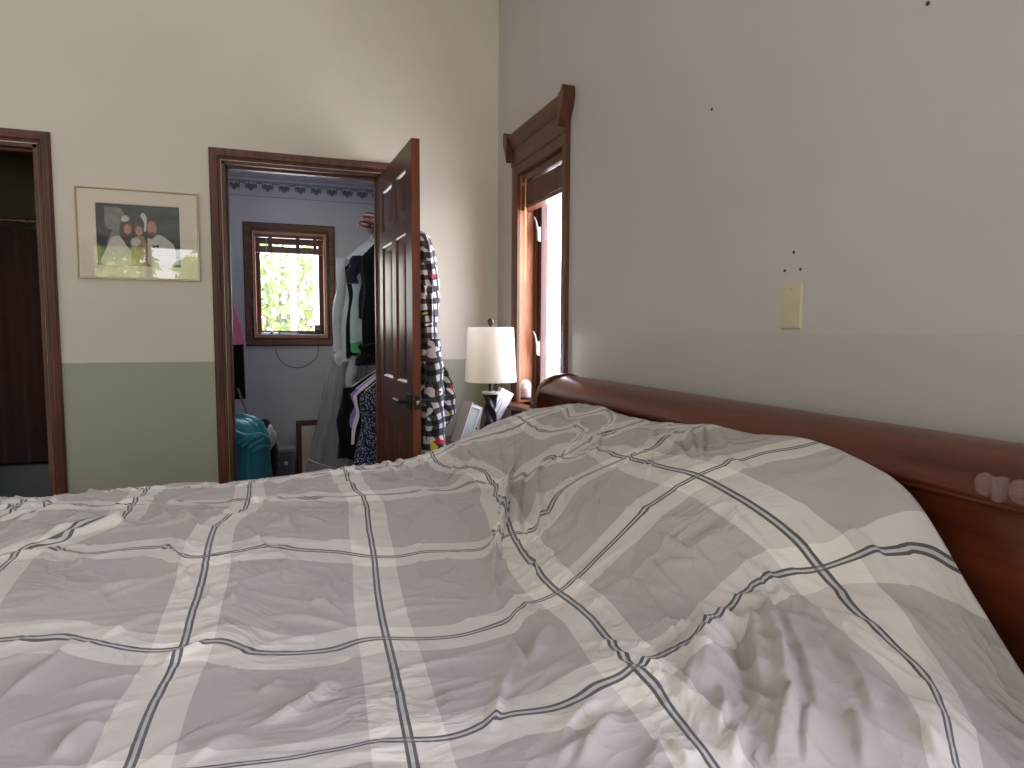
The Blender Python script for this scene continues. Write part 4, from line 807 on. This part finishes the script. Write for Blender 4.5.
bm = bmesh.new(); lathe(bm, [(.07, nz+.001), (.072, nz+.012), (.060, nz+.022), (.045, nz+.030), (.036, nz+.045), (.030, nz+.058), (.01, nz+.06)], (lx, ly, 0), 32); obj('base', bm, MT['black'], t)
# white domed device on the sill
dx, dy, dz = -.044, -.56, .9005
t = thing('night_light', 'small white domed night light on the window sill behind the lamp', 'night light', (dx, dy, dz))
bm = bmesh.new(); lathe(bm, [(.020, 0), (.0255, .001), (.0255, .010), (.022, .012)], (dx, dy, dz), 28); obj('foot', bm, MT['blackp'], t)
bm = bmesh.new(); lathe(bm, [(.0245, .012), (.0265, .016), (.0265, .052), (.0262, .056)], (dx, dy, dz), 28)
obj('body', bm, plain('pinkish_metal', srgb(214, 186, 178), .3, .2), t)
bm = bmesh.new(); lathe(bm, [(.0264, .056), (.0264, .066), (.0235, .080), (.017, .090), (.009, .0955), (.001, .097)], (dx, dy, dz), 28); obj('dome', bm, MT['whitep'], t)
tag(obj('watch', (lambda b: (lathe(b, [(.010, 0), (.014, .002), (.014, .026), (.010, .028)], (-.030, -.625, .8625), 18), b)[1])(bmesh.new()), MT['blackp']), 'little dark cylinder on the window sill beside the white night light', 'container')
# clutter on the table
def boxm(w, d, h, loc, rot): 
    return Matrix.Translation(loc) @ Matrix.Rotation(rot[2], 4, 'Z') @ Matrix.Rotation(rot[1], 4, 'Y') @ Matrix.Rotation(rot[0], 4, 'X'), (w, d, h)
clearp = sheermat('frosted_clear', srgb(205, 210, 200), .62, .25)
m_, _ = boxm(0, 0, 0, (-.325, -.34, nz+.002), (0, .36, .25))
t = thing('acrylic_stand', 'clear plastic holder leaning to one side at the left of the lamp', 'holder', (-.33, -.36, nz))
bm = bmesh.new(); box(bm, -.028, .028, -.05, -.046, .008, .215, 0, m_); box(bm, -.028, .028, .030, .034, .008, .20, 0, m_); box(bm, -.028, .028, -.05, .034, .004, .010, 0, m_)
obj('panel', bm, clearp, t, bevel=.001)
bm = bmesh.new(); box(bm, -.031, -.026, -.055, .036, .004, .222, 0, m_); box(bm, .026, .031, -.055, .036, .004, .205, 0, m_); box(bm, -.031, .031, -.055, .036, .198, .204, 0, m_)
obj('rim', bm, MT['whitep'], t, bevel=.001)
m_, _ = boxm(0, 0, 0, (-.262, -.33, nz+.003), (0, .16, .1)); bm = bmesh.new(); box(bm, -.036, .036, -.014, .014, 0, .19, 0, m_); box(bm, -.026, .026, -.0155, -.013, .10, .16, 1, m_)
box(bm, -.022, .022, -.0155, -.013, .075, .082, 2, m_)
tag(obj('paper_packet', bm, [MT['whitep'], plain('pale_blue_print', srgb(214, 222, 222), .5), plain('dark_print', srgb(80, 80, 84), .5)], bevel=.002), 'white paper packet standing between the clear holder and the black lamp base', 'packet')
m_, _ = boxm(0, 0, 0, (-.158, -.36, nz+.12), (0, .50, -.1))
t = thing('white_carton', 'white carton tipped against the wall at the right of the lamp base', 'carton', (-.14, -.36, nz))
bm = bmesh.new(); box(bm, -.036, .036, -.03, .03, 0, .175, 0, m_); obj('box', bm, MT['whitep'], t, bevel=.003)
bm = bmesh.new(); box(bm, -.018, -.015, -.0312, -.030, .02, .125, 0, m_); box(bm, .0, .003, -.0312, -.030, .02, .11, 0, m_); obj('print', bm, plain('grey_print', srgb(120, 120, 124), .5), t, smooth=False)
cc = (-.135, -.36, nz+.001)
t2 = thing('glass_jar', 'small clear jar under the tipped white carton', 'jar', cc)
bm = bmesh.new(); lathe(bm, [(.026, 0), (.030, .004), (.030, .10), (.024, .112), (.024, .125)], cc, 24); obj('jar_body', bm, clearp, t2)
bm = bmesh.new(); lathe(bm, [(.026, .125), (.027, .127), (.027, .140), (.024, .142)], cc, 24); obj('lid', bm, MT['steel'], t2)

# ================================================================= closet
def garment(name, label, cat, xc, yc, ztop, half, length, depth, mat, seed=0, flare=1.1, sleeve=.0, slw=.055, neck=.06, hanger=True, grp=None, drop=.10, lean=0., neckdrop=.0):
    rd = random.Random(seed); ph = [rd.uniform(0, 6.3) for _ in range(6)]
    n = 64; rings = []; L = 26
    t = thing(name, label, cat, (xc, yc, ztop+.06), grp)
    for i in range(L):
        q = i/(L-1)
        if q < .16: s = q/.16; w = neck+(half-neck)*s**.9; z = ztop-drop*s**1.1
        else: s = (q-.16)/.84; w = half*(1+(flare-1)*s)*(1-.10*math.exp(-((s-.35)/.2)**2)); z = ztop-drop-s*(length-drop)
        dd = depth*(.45+.55*min(1, q*5)); amp = .25*q
        ring = []
        for k in range(n):
            a = 2*PI*k/n; fold = 1+amp*(.5*math.sin(5*a+ph[0]+q*1.2)+.35*math.sin(9*a+ph[1]-q)+.2*math.sin(14*a+ph[2]))
            c, s_ = math.cos(a), math.sin(a)
            x = w*math.copysign(abs(c)**.8, c); y = dd*s_*fold
            ring.append((xc+x+lean*q, yc+y, z+.012*q*math.sin(3*a+ph[3])*(i == L-1)))
        rings.append(ring)
    bm = bmesh.new(); loft(bm, rings)
    obj('body', bm, mat, t, angle=60)
    if sleeve:
        for sg in (-1, 1):
            bm = bmesh.new(); pts = []; rs = []
            for i in range(12):
                q = i/11; pts.append((xc+sg*(half-.012+.028*math.sin(q*1.9)+.02*q)+.006*math.sin(q*9+ph[4]), yc+.02*math.sin(q*4+ph[5]), ztop-drop*.8-q*sleeve)); rs.append(slw*(1-.25*q)*(1+.10*math.sin(q*17+ph[1])))
            n2 = 18; rg = []
            for p, r in zip(pts, rs): rg.append([(p[0]+r*.85*math.cos(2*PI*k/n2)*(1+.12*math.sin(4*2*PI*k/n2+p[2]*20)), p[1]+r*.62*math.sin(2*PI*k/n2), p[2]) for k in range(n2)])
            loft(bm, rg); obj('sleeve', bm, mat, t, angle=60)
    if hanger:
        bm = bmesh.new(); zz = ztop+.012
        tube(bm, smoothpts([(xc-half*.85, yc, zz-drop*.85), (xc-.06, yc, zz-.006), (xc, yc, zz+.012), (xc+.06, yc, zz-.006), (xc+half*.85, yc, zz-drop*.85)], 5), .004, 6)
        tube(bm, smoothpts([(xc, yc, zz+.01), (xc, yc, zz+.045), (xc+.012, yc, zz+.075), (xc, yc, zz+.095), (xc-.016, yc, zz+.082)], 5), .0022, 6)
        obj('hanger', bm, MT['whitep'], t)
    return t
FB = lambda nm, c, **k: plain(nm, srgb(*c), .85, 0, k.pop('var', .12), k.pop('scale', 18), spec=.2, sheen=.15, **k)
RX = -.50
# rods
for nm, z, lab in (('closet_rod', 1.905, 'upper closet rod carrying the dark shirts and the white robe'), ('closet_rod', 1.035, 'lower closet rod behind the open door')):
    t = thing(nm, lab, 'rod', (RX, .7, z)); bm = bmesh.new(); tube(bm, [(RX, .13, z), (RX, CY, z)], .014, 16); obj('rod', bm, MT['trim_y'], t)
    for y in (.135, CY-.006):
        bm = bmesh.new(); tube(bm, [(RX, y-.006, z), (RX, y+.006, z)], .03, 18); obj('flange', bm, MT['whitep'], t)
garment('white_robe', 'long white robe hanging furthest back on the upper closet rod', 'robe', RX-.03, 1.0, 1.835, .235, .80, .05, FB('white_terry', (214, 220, 222), var=.05, bmp=.3), 2, 1.06, .62, .042, drop=.15)
garment('dark_jacket', 'narrow black jacket edge between the white robe and the dark navy shirt', 'jacket', RX-.01, .90, 1.80, .245, .74, .03, FB('black_wool', (20, 20, 24)), 21, 1.0, .0, .05, drop=.15)
garment('pale_shirt', 'pale mint and white shirt hanging behind the navy shirt', 'shirt', RX-.01, .76, 1.80, .232, .635, .03, FB('pale_mint', (190, 206, 206), var=.08), 4, 1.0, .0, drop=.15)
garment('green_top', 'bright green top hem showing under the pale shirt', 'top', RX-.01, .83, 1.79, .222, .69, .012, FB('bright_green', (88, 200, 120), var=.06), 14, 1.0, .0, drop=.15)
garment('navy_shirt', 'dark navy short-sleeved shirt on a white hanger', 'shirt', RX+.0, .62, 1.815, .205, .50, .035, FB('navy_jersey', (38, 36, 52), var=.1), 5, 1.0, .17, .05, drop=.15)
garment('black_shirt', 'black shirt hanging frontmost on the upper closet rod', 'shirt', RX+.0, .47, 1.810, .205, .66, .05, FB('black_jersey', (8, 8, 10)), 6, 1.0, .0, .05, drop=.14)
# ruffled black skirt below
t = garment('black_skirt', 'black ruffled skirt hem hanging below the black shirt', 'skirt', RX+.01, .60, 1.24, .225, .21, .05, FB('black_chiffon', (14, 12, 14)), 7, 1.08, .0, hanger=False)
bm = bmesh.new()
tube(bm, smoothpts([(RX-.16, .56, 1.08), (RX-.11, .56, 1.05), (RX-.10, .55, 1.0), (RX-.105, .55, .955)], 5), [.012]*15+[.004], 8)
obj('sash_end', bm, MT['black'], t)
# scarf on top
def blob(nm, c, r, seed, amp=.22, seg=36, rng=22):
    rd = random.Random(seed); bm = bmesh.new(); bmesh.ops.create_uvsphere(bm, u_segments=seg, v_segments=rng, radius=1)
    k = [(Vector((rd.gauss(0, 1), rd.gauss(0, 1), rd.gauss(0, 1)))*2.6, rd.uniform(0, 6)) for _ in range(7)]
    for v in bm.verts:
        s = 1+amp*sum(math.sin(v.co.dot(a)+p) for a, p in k)/3.2; v.co = Vector((c[0]+v.co.x*r[0]*s, c[1]+v.co.y*r[1]*s, c[2]+v.co.z*r[2]*s))
    return bm
def plaidmat(name, c0, c1, c2, sc, acc=None, dirs=('X', 'Z')):
    m, t, b = newmat(name); v = objvec(t, (1, 1, 1)); ns = N(t, 'ShaderNodeTexNoise'); ns.inputs['Scale'].default_value = 5; t.links.new(v, ns.inputs['Vector'])
    mx0 = N(t, 'ShaderNodeMix', data_type='RGBA', blend_type='ADD'); mx0.inputs[0].default_value = .09; t.links.new(v, mx0.inputs[6]); t.links.new(ns.outputs['Color'], mx0.inputs[7])
    s = N(t, 'ShaderNodeSeparateXYZ'); t.links.new(mx0.outputs[2], s.inputs[0]); fs = []
    def mt(op, a, b_=None):
        n = N(t, 'ShaderNodeMath', operation=op)
        for i, q in enumerate((a, b_)):
            if q is None: continue
            if isinstance(q, (int, float)): n.inputs[i].default_value = q
            else: t.links.new(q, n.inputs[i])
        return n.outputs[0]
    ax = {'X': s.outputs['X'], 'Y': s.outputs['Y'], 'Z': s.outputs['Z']}
    a = mt('ADD', mt('ADD', ax['X'], ax['Y']), mt('MULTIPLY', ax['Z'], .25)); z = mt('ADD', ax['Z'], mt('MULTIPLY', ax['Y'], -.3))
    fa = mt('LESS_THAN', mt('FRACT', mt('MULTIPLY', a, sc)), .5); fz = mt('LESS_THAN', mt('FRACT', mt('MULTIPLY', z, sc)), .5)
    r = N(t, 'ShaderNodeValToRGB'); r.color_ramp.interpolation = 'CONSTANT'; el = r.color_ramp.elements
    el[0].color = c0; el[1].position = .3; el[1].color = c1; q = el.new(.8); q.color = c2
    t.links.new(mt('MULTIPLY', mt('ADD', fa, fz), .5), r.inputs[0]); last = r.outputs[0]
    for i, (col, sc2, th) in enumerate(acc or []):
        vo = N(t, 'ShaderNodeTexNoise'); vo.inputs['Scale'].default_value = sc2; vo.inputs['Detail'].default_value = 0
        mp = N(t, 'ShaderNodeMapping'); mp.inputs['Location'].default_value = (i*7.3, i*2.1, i*5.5); mp.inputs['Scale'].default_value = (1, 1, 1.6); t.links.new(v, mp.inputs[0]); t.links.new(mp.outputs[0], vo.inputs['Vector'])
        g = mt('GREATER_THAN', vo.outputs['Fac'], th); mx = N(t, 'ShaderNodeMix', data_type='RGBA'); mx.inputs[7].default_value = col; t.links.new(g, mx.inputs[0]); t.links.new(last, mx.inputs[6]); last = mx.outputs[2]
    t.links.new(last, b.inputs['Base Color']); b.inputs['Roughness'].default_value = .85; b.inputs['Sheen Weight'].default_value = .2; return m
tag(obj('plaid_scarf', blob('s', (-.60, .62, 1.895), (.085, .09, .062), 5, .3), plaidmat('red_black_plaid', srgb(28, 16, 18), srgb(120, 40, 44), srgb(190, 150, 150), 38)), 'crumpled red and black plaid scarf lying on top of the hanging clothes', 'scarf')
# lower row
garment('black_cardigan', 'long black cardigan hanging furthest left on the lower closet rod', 'cardigan', RX-.03, .62, .985, .255, .56, .045, FB('black_knit', (14, 13, 16)), 8, 1.04, .44, .045, drop=.13)
garment('purple_top', 'soft purple top between the black cardigan and the white lace top', 'top', RX-.035, .545, .975, .235, .34, .02, FB('purple_jersey', (140, 120, 190), var=.08), 9, 1.02, .0, .04, drop=.13)
garment('white_lace_top', 'white lace trimmed top hanging in the lower row', 'top', RX-.035, .50, .970, .225, .42, .012, FB('white_lace', (226, 220, 226), var=.1, scale=90), 10, 1.06, .0, .032, drop=.13)
garment('black_vest', 'black vest showing beside the white lace top', 'vest', RX-.03, .455, .965, .212, .46, .018, FB('black_cotton', (12, 12, 14)), 15, 1.1, .0, .05, drop=.12)
def dots():
    m, t, b = newmat('navy_dotted'); v = N(t, 'ShaderNodeTexVoronoi'); v.inputs['Scale'].default_value = 105; t.links.new(objvec(t), v.inputs['Vector'])
    r = N(t, 'ShaderNodeValToRGB'); r.color_ramp.elements[0].position = .25; r.color_ramp.elements[0].color = srgb(170, 178, 205); r.color_ramp.elements[1].position = .42; r.color_ramp.elements[1].color = srgb(20, 24, 44)
    t.links.new(v.outputs['Distance'], r.inputs[0]); t.links.new(r.outputs[0], b.inputs['Base Color']); b.inputs['Roughness'].default_value = .8; return m
garment('dotted_dress', 'navy dress with a dense white speckle frontmost on the lower closet rod', 'dress', RX-.01, .37, .970, .225, .62, .05, dots(), 12, 1.22, .0, .055, drop=.12)
tag(obj('red_bag', blob('r', (-.60, .30, .42), (.05, .06, .085), 8, .15), FB('red_fabric', (170, 26, 34))), 'small red fabric bag low in the closet beside the door', 'bag')
# sheer garment bag and long white gown
sh = sheermat('sheer_grey', srgb(190, 192, 198), .42)
n = 60; rings = []; rd = random.Random(4)
for i in range(30):
    q = i/29; z = 1.62-q*1.36; l = -.735-.045*q-.235*q**1.2; r = -.50+.02*q
    if q < .08: l = -.66-.075*(q/.08)
    ring = []
    for k in range(n):
        a = 2*PI*k/n; cx_ = (l+r)/2; w_ = (r-l)/2
        ring.append((cx_+w_*math.cos(a), 1.13+(.045+.05*q)*math.sin(a)*(1+.3*math.sin(8*a+q*2)+.18*math.sin(15*a)), z+.01*math.sin(5*a)*(i == 29)))
    rings.append(ring)
bm = bmesh.new(); loft(bm, rings, True, False)
t = thing('sheer_gown', 'long sheer grey-white gown spreading towards the closet floor', 'gown', (-.6, 1.13, 1.65)); obj('skirt', bm, sh, t, angle=70)
bm = bmesh.new(); tube(bm, smoothpts([(-1.0, 1.04, .365), (-.93, 1.03, .33), (-.85, 1.03, .30)], 5), .003, 6)
obj('hem', bm, MT['whitep'], t)
bm = bmesh.new(); tube(bm, [(-.60, 1.13, 1.60), (-.55, 1.13, 1.66), (-.50, 1.13, 1.60)], .004, 6); tube(bm, [(-.55, 1.13, 1.66), (-.52, 1.13, 1.9)], .002, 6); obj('hanger', bm, MT['whitep'], t)
tag(obj('lace_trim', blob('l', (-.79, 1.0, 1.05), (.028, .02, .045), 9, .3), FB('white_lace_b', (222, 224, 226), var=.1, scale=120)), 'bunched white lace at the hem of the robe above the sheer gown', 'lace')
tag(obj('white_scarf', (lambda b: (tube(b, smoothpts([(-.70, .92, 1.14), (-.71, .92, 1.0), (-.735, .92, .90), (-.725, .92, .80)], 6), [.022, .026, .03, .032, .03, .028, .03, .034, .036, .034, .03, .026, .024, .022, .02, .016, .012, .008, .004][:19], 12), b)[1])(bmesh.new()), sheermat('white_voile', srgb(225, 228, 232), .6)), 'wispy white scarf hanging below the robe in front of the sheer gown', 'scarf')
# left side: pink and black trousers, wand, robe over hamper, dark jacket
LXR = -1.50
t = thing('closet_rod', 'short closet rod on the left side behind the door frame', 'rod', (LXR, .7, 1.60)); bm = bmesh.new(); tube(bm, [(LXR, .13, 1.60), (LXR, CY, 1.60)], .014, 16); obj('rod', bm, MT['trim_y'], t)
def draped(name, label, cat, xl, xr, y, zt, zb, mat, th=.02, seed=0, skew=.0, grp=None):
    rd = random.Random(seed); ph = rd.uniform(0, 6); n = 40; rings = []
    for i in range(18):
        q = i/17; z = zt-(zt-zb)*q; x0_, x1_ = xl[0]+(xl[1]-xl[0])*q, xr[0]+(xr[1]-xr[0])*q
        rings.append([((x0_+x1_)/2+(x1_-x0_)/2*math.cos(2*PI*k/n), y+th*math.sin(2*PI*k/n)*(1+.25*math.sin(6*2*PI*k/n+ph+q*2)), z+skew*math.cos(2*PI*k/n)*(1 if i == 17 else .4*q)) for k in range(n)])
    bm = bmesh.new(); loft(bm, rings); o = tag(obj(name, bm, mat, angle=60), label, cat, grp)
    bm = bmesh.new(); zr = 1.614; tube(bm, smoothpts([(-1.505, y, zt-.03), (-1.50, y, zr-.04), (-1.482, y, zr-.01), (-1.49, y, zr+.005), (-1.505, y, zr+.005)], 4), .0025, 6); tube(bm, [(-1.59, y, zt-.02), (-1.44, y, zt-.02)], .004, 6)
    obj('hanger', bm, MT['steel']).parent = o
    return o
draped('pink_trousers', 'pink trousers folded over a hanger at the left of the closet doorway', 'trousers', (-1.60, -1.60), (-1.432, -1.352), .52, 1.44, 1.145, FB('pink_cotton', (216, 130, 158)), .018, 1, .012)
draped('grey_shirt', 'pale grey cloth behind the pink trousers', 'shirt', (-1.60, -1.60), (-1.440, -1.385), .58, 1.48, 1.24, FB('pale_grey', (180, 196, 205)), .015, 2, .0)
draped('black_trousers', 'black trousers hanging below the pink ones at the left of the doorway', 'trousers', (-1.62, -1.62), (-1.372, -1.368), .60, 1.22, .83, FB('black_twill', (12, 12, 15)), .03, 3, .0)
tag(obj('curtain_wand', (lambda b: (tube(b, [(-1.405, .5, .90), (-1.355, .5, .73)], .006, 8), b)[1])(bmesh.new()), MT['steel']), 'slim grey rod leaning just above the teal robe', 'rod')
# hamper carrying the robe
t = thing('laundry_hamper', 'white laundry hamper draped with the teal robe', 'hamper', (-1.42, .52, 0))
bm = bmesh.new(); lathe(bm, [(.12, 0), (.14, .02), (.15, .60), (.155, .615), (.145, .62), (.13, .60)], (-1.43, .48, 0), 32); obj('basket', bm, MT['whitep'], t)
def robe_over():
    n = 72; rings = []; prof = [(.01, .750), (.05, .746), (.10, .730), (.145, .690), (.168, .62), (.176, .54), (.180, .44), (.183, .34), (.187, .22), (.19, .10)]
    for i, (r, z) in enumerate(prof):
        ring = []
        for k in range(n):
            a = 2*PI*k/n; f = 1+min(1, i/4)*(.06*math.sin(7*a+.15*i)+.05*math.sin(12*a+1+.2*i)+.04*math.sin(19*a-.3*i))
            ring.append((-1.43+r*1.02*f*math.cos(a), .47+r*1.0*f*math.sin(a), z+.012*math.sin(3*a+1)*(1 if i < 5 else 0)))
        rings.append(ring)
    bm = bmesh.new(); loft(bm, rings, True, True)
    return bm
teal = FB('teal_satin', (52, 132, 146), var=.22, scale=9, bmp=1.0); teal.node_tree.nodes['Principled BSDF'].inputs['Roughness'].default_value = .45
t = thing('teal_robe', 'crumpled teal robe heaped over the hamper at the left of the doorway', 'robe', (-1.43, .47, .1)); obj('robe_cloth', robe_over(), teal, t, angle=70)
for pts in ([(-1.42, .27, .68), (-1.36, .262, .655), (-1.30, .27, .66), (-1.26, .29, .64), (-1.245, .31, .60)], [(-1.35, .262, .59), (-1.31, .258, .62), (-1.27, .275, .635)], [(-1.38, .262, .60), (-1.335, .252, .64), (-1.29, .262, .65)], [(-1.40, .26, .62), (-1.36, .256, .645), (-1.33, .26, .66)], [(-1.33, .262, .57), (-1.28, .268, .595), (-1.25, .285, .59)]):
    bm = bmesh.new(); tube(bm, smoothpts(pts, 6), .015, 10); obj('fold', bm, teal, t, angle=80)
tag(obj('dark_jacket', blob('j', (-1.285, .70, .47), (.098, .10, .24), 12, .12), FB('dark_fleece', (26, 22, 30))), 'dark jacket bunched behind the right side of the teal robe', 'jacket')
tag(obj('white_towel', blob('w', (-1.238, .56, .60), (.030, .04, .07), 13, .2), FB('white_terry_b', (214, 212, 210), var=.05)), 'bit of white towel between the teal robe and the dark jacket', 'towel')
# plastic drawers
t = thing('storage_drawers', 'grey plastic storage drawers with pale knobs on the closet floor beneath the window', 'drawers', (-1.16, 1.12, 0))
GP = plain('grey_plastic', srgb(112, 112, 114), .4)
bm = bmesh.new(); box(bm, -1.40, -1.09, 1.0, 1.26, 0, .43); obj('cabinet', bm, GP, t, bevel=.004)
obj('lid', bx(-1.41, -1.08, .985, 1.27, .43, .452), plain('pale_lid', srgb(150, 152, 156), .4), t, bevel=.004)
for z0_, z1_ in ((.27, .40), (.12, .25)):
    d = obj('drawer', bx(-1.385, -1.105, .992, 1.0, z0_, z1_), plain('smoky_drawer', srgb(92, 94, 100), .3), t, bevel=.003)
    for x in (-1.20, -1.145):
        bm = bmesh.new(); bmesh.ops.create_uvsphere(bm, u_segments=12, v_segments=8, radius=.013, matrix=Matrix.Translation((x, .985, (z0_+z1_)/2+.02))); k = obj('knob', bm, MT['whitep']); k.parent = d
# leaning framed mirror
t = thing('framed_mirror', 'dark red framed mirror leaning against the closet wall under the window', 'mirror', (-.88, 1.2, 0))
P = lambda a, z, p: (a, 1.165-p+.08*z, z)
bm = bmesh.new(); frame_bm(bm, -1.035, -.70, .06, .572, [(0, 0), (0, .014), (.01, .018), (.028, .018), (.034, .01), (.034, -.008)], P, True); obj('frame', bm, wood('dark_red_wood', [srgb(58, 20, 14), srgb(84, 32, 22)], 'z', .3), t, angle=30)
bm = bmesh.new(); V = [bm.verts.new(P(a, z, p)) for p in (.004, -.004) for a, z in ((-1.04, .055), (-.69, .055), (-.69, .58), (-1.04, .58))]
for f in ((0, 1, 2, 3), (7, 6, 5, 4), (0, 4, 5, 1), (1, 5, 6, 2), (2, 6, 7, 3), (3, 7, 4, 0)): bm.faces.new([V[i] for i in f])
mm, tt_, bb_ = newmat('pale_print'); bb_.inputs['Base Color'].default_value = srgb(196, 190, 178); bb_.inputs['Roughness'].default_value = .12; bb_.inputs['Metallic'].default_value = .35
obj('mirror_glass', bm, mm, t, smooth=False)
# things on the closet sill
zs = WC['z0']+.0165
t = thing('digital_clock', 'small black digital clock standing on the closet window sill', 'clock', (-.905, CY+.02, zs))
obj('case', bx(-.928, -.884, CY-.006, CY+.012, zs, zs+.068), MT['blackp'], t, bevel=.004)
obj('display', bx(-.923, -.889, CY-.0075, CY-.0058, zs+.034, zs+.062), plain('lcd', srgb(120, 130, 126), .3), t, smooth=False)
bm = bmesh.new()
for x in (-.919, -.908, -.899): box(bm, x, x+.006, CY-.0085, CY-.0074, zs+.042, zs+.055)
for x in (-.917, -.905, -.894): box(bm, x-.003, x+.003, CY-.0085, CY-.0074, zs+.014, zs+.022)
obj('digits', bm, MT['blackp'], t, smooth=False)
bm = bmesh.new(); box(bm, -1.16, -1.045, CY-.004, CY+.03, zs, zs+.010); tag(obj('window_crank', bm, MT['steel'], bevel=.003), 'metal window crank lying on the middle of the closet sill', 'crank')
for i, (xa, xb) in enumerate(((-1.285, -1.215), (-1.205, -1.17))):
    tag(obj('folded_tissue', blob('t', ((xa+xb)/2, CY+.012, zs+.008), ((xb-xa)/2, .016, .0075), 30+i, .2, 20, 12), MT['whitep']), ['larger white crumpled tissue at the left of the closet sill', 'smaller white crumpled tissue next to the window crank'][i], 'tissue')
bm = bmesh.new(); tube(bm, smoothpts([(-.905, CY-.004, zs+.01), (-.905, CY-.028, zs-.03), (-.907, CY-.028, 1.10), (-.93, CY-.012, 1.03), (-1.02, CY-.008, .975), (-1.11, CY-.008, .985), (-1.17, CY-.010, 1.04), (-1.19, CY-.026, 1.11)], 8), .0022, 6)
tag(obj('sensor_cord', bm, MT['blackp']), 'thin dark cord looping down below the closet window sill', 'cord')

# plaid robe behind the open door
t = thing('plaid_robe', 'black and white buffalo plaid robe with red and yellow patches hanging behind the open door', 'robe', (-.55, -.42, 1.72))
pm = plaidmat('buffalo_plaid', srgb(226, 224, 220), srgb(70, 70, 72), srgb(16, 16, 18), 19, [(srgb(180, 24, 34), 14, .735), (srgb(232, 214, 70), 19, .78), (srgb(235, 232, 228), 15, .74)])
n = 48; rings = []; prof = [(1.70, .015, .03), (1.675, .04, .10), (1.60, .058, .17), (1.50, .066, .20), (1.40, .068, .20), (1.25, .062, .19), (1.1, .064, .19), (.95, .07, .20), (.80, .078, .21), (.66, .082, .22), (.56, .082, .22)]
for z, rx, ry in prof:
    ring = []
    for k in range(n):
        a = 2*PI*k/n; f = 1+.12*math.sin(5*a+z*3)+.07*math.sin(11*a-z*2)
        ring.append((max(-.612, -.555+rx*f*math.cos(a)), -.47+ry*math.sin(a)*(1+.04*math.sin(9*a)), z))
    rings.append(ring)
bm = bmesh.new(); loft(bm, rings); obj('body', bm, pm, t, angle=70)
for pts, rs in (([(-.575, -.60, 1.60), (-.545, -.62, 1.50), (-.532, -.60, 1.40), (-.535, -.58, 1.28), (-.53, -.57, 1.15)], [.03, .042, .045, .042, .035]),
                ([(-.50, -.44, 1.12), (-.455, -.47, 1.02), (-.435, -.49, .93), (-.437, -.50, .84), (-.47, -.50, .78)], [.03, .045, .05, .048, .03]),
                ([(-.53, -.66, 1.20), (-.53, -.665, 1.05), (-.53, -.665, .85), (-.525, -.66, .66)], [.03, .042, .048, .05])):
    P_ = smoothpts(pts, 5); r_ = np.interp(np.linspace(0, 1, len(P_)), np.linspace(0, 1, len(rs)), rs)
    bm = bmesh.new(); tube(bm, P_, [float(v*(1+.07*math.sin(i*1.9))) for i, v in enumerate(r_)], 16); obj('sleeve', bm, pm, t, angle=80)
bm = bmesh.new(); tube(bm, smoothpts([(-.612, -.43, 1.76), (-.58, -.43, 1.75), (-.56, -.43, 1.72), (-.57, -.43, 1.70)], 4), .006, 8); box(bm, -.617, -.611, -.445, -.415, 1.72, 1.79)
tag(obj('robe_hook', bm, MT['steel']), 'metal hook on the back of the open closet door', 'hook')

# ================================================================= bathroom beyond the left doorway
t = thing('shower_curtain', 'long plain brown shower curtain hanging inside the left doorway', 'shower curtain', (-2.8, .9, 1.83))
bm = bmesh.new(); n = 260; zs_ = (1.80, 1.2, .47); rows = []
for z in zs_: rows.append([bm.verts.new((-3.7+1.50*i/n, .9+.010*math.sin(i*.30)+.004*math.sin(i*.67+z), z)) for i in range(n+1)])
for a, b in zip(rows, rows[1:]):
    for i in range(n): bm.faces.new((a[i], a[i+1], b[i+1], b[i]))
c = obj('curtain', bm, FB('brown_curtain', (78, 52, 44), var=.05), t, angle=80); sm = c.modifiers.new('thick', 'SOLIDIFY'); sm.thickness = .002
for i in range(12):
    x = -3.62+i*.125; bm = bmesh.new(); tube(bm, [(x+.0, .9+.024*math.cos(a), 1.835+.024*math.sin(a)) for a in np.linspace(0, 2*PI, 13)], .0028, 6); obj('ring', bm, MT['steel'], t)
t2 = thing('curtain_rod', 'horizontal shower rod inside the left doorway', 'rod', (-3, .9, 1.842)); bm = bmesh.new(); tube(bm, [(-3.94, .9, 1.842), (-2.14, .9, 1.842)], .0125, 12); obj('rod', bm, plain('bronze_rod', srgb(120, 96, 70), .35, .8), t2)
bm = bmesh.new()
rings = [[(-3.9+i, .98+i, z), (-2.15-i, .98+i, z), (-2.15-i, 1.74-i, z), (-3.9+i, 1.74-i, z)] for i, z in ((0, 0), (0, .43), (.01, .45), (.06, .45), (.075, .43), (.14, .10))]
loft(bm, rings); tag(obj('bathtub', bm, MT['bathd'], bevel=.01), 'dark green bathtub below the brown shower curtain', 'bathtub')
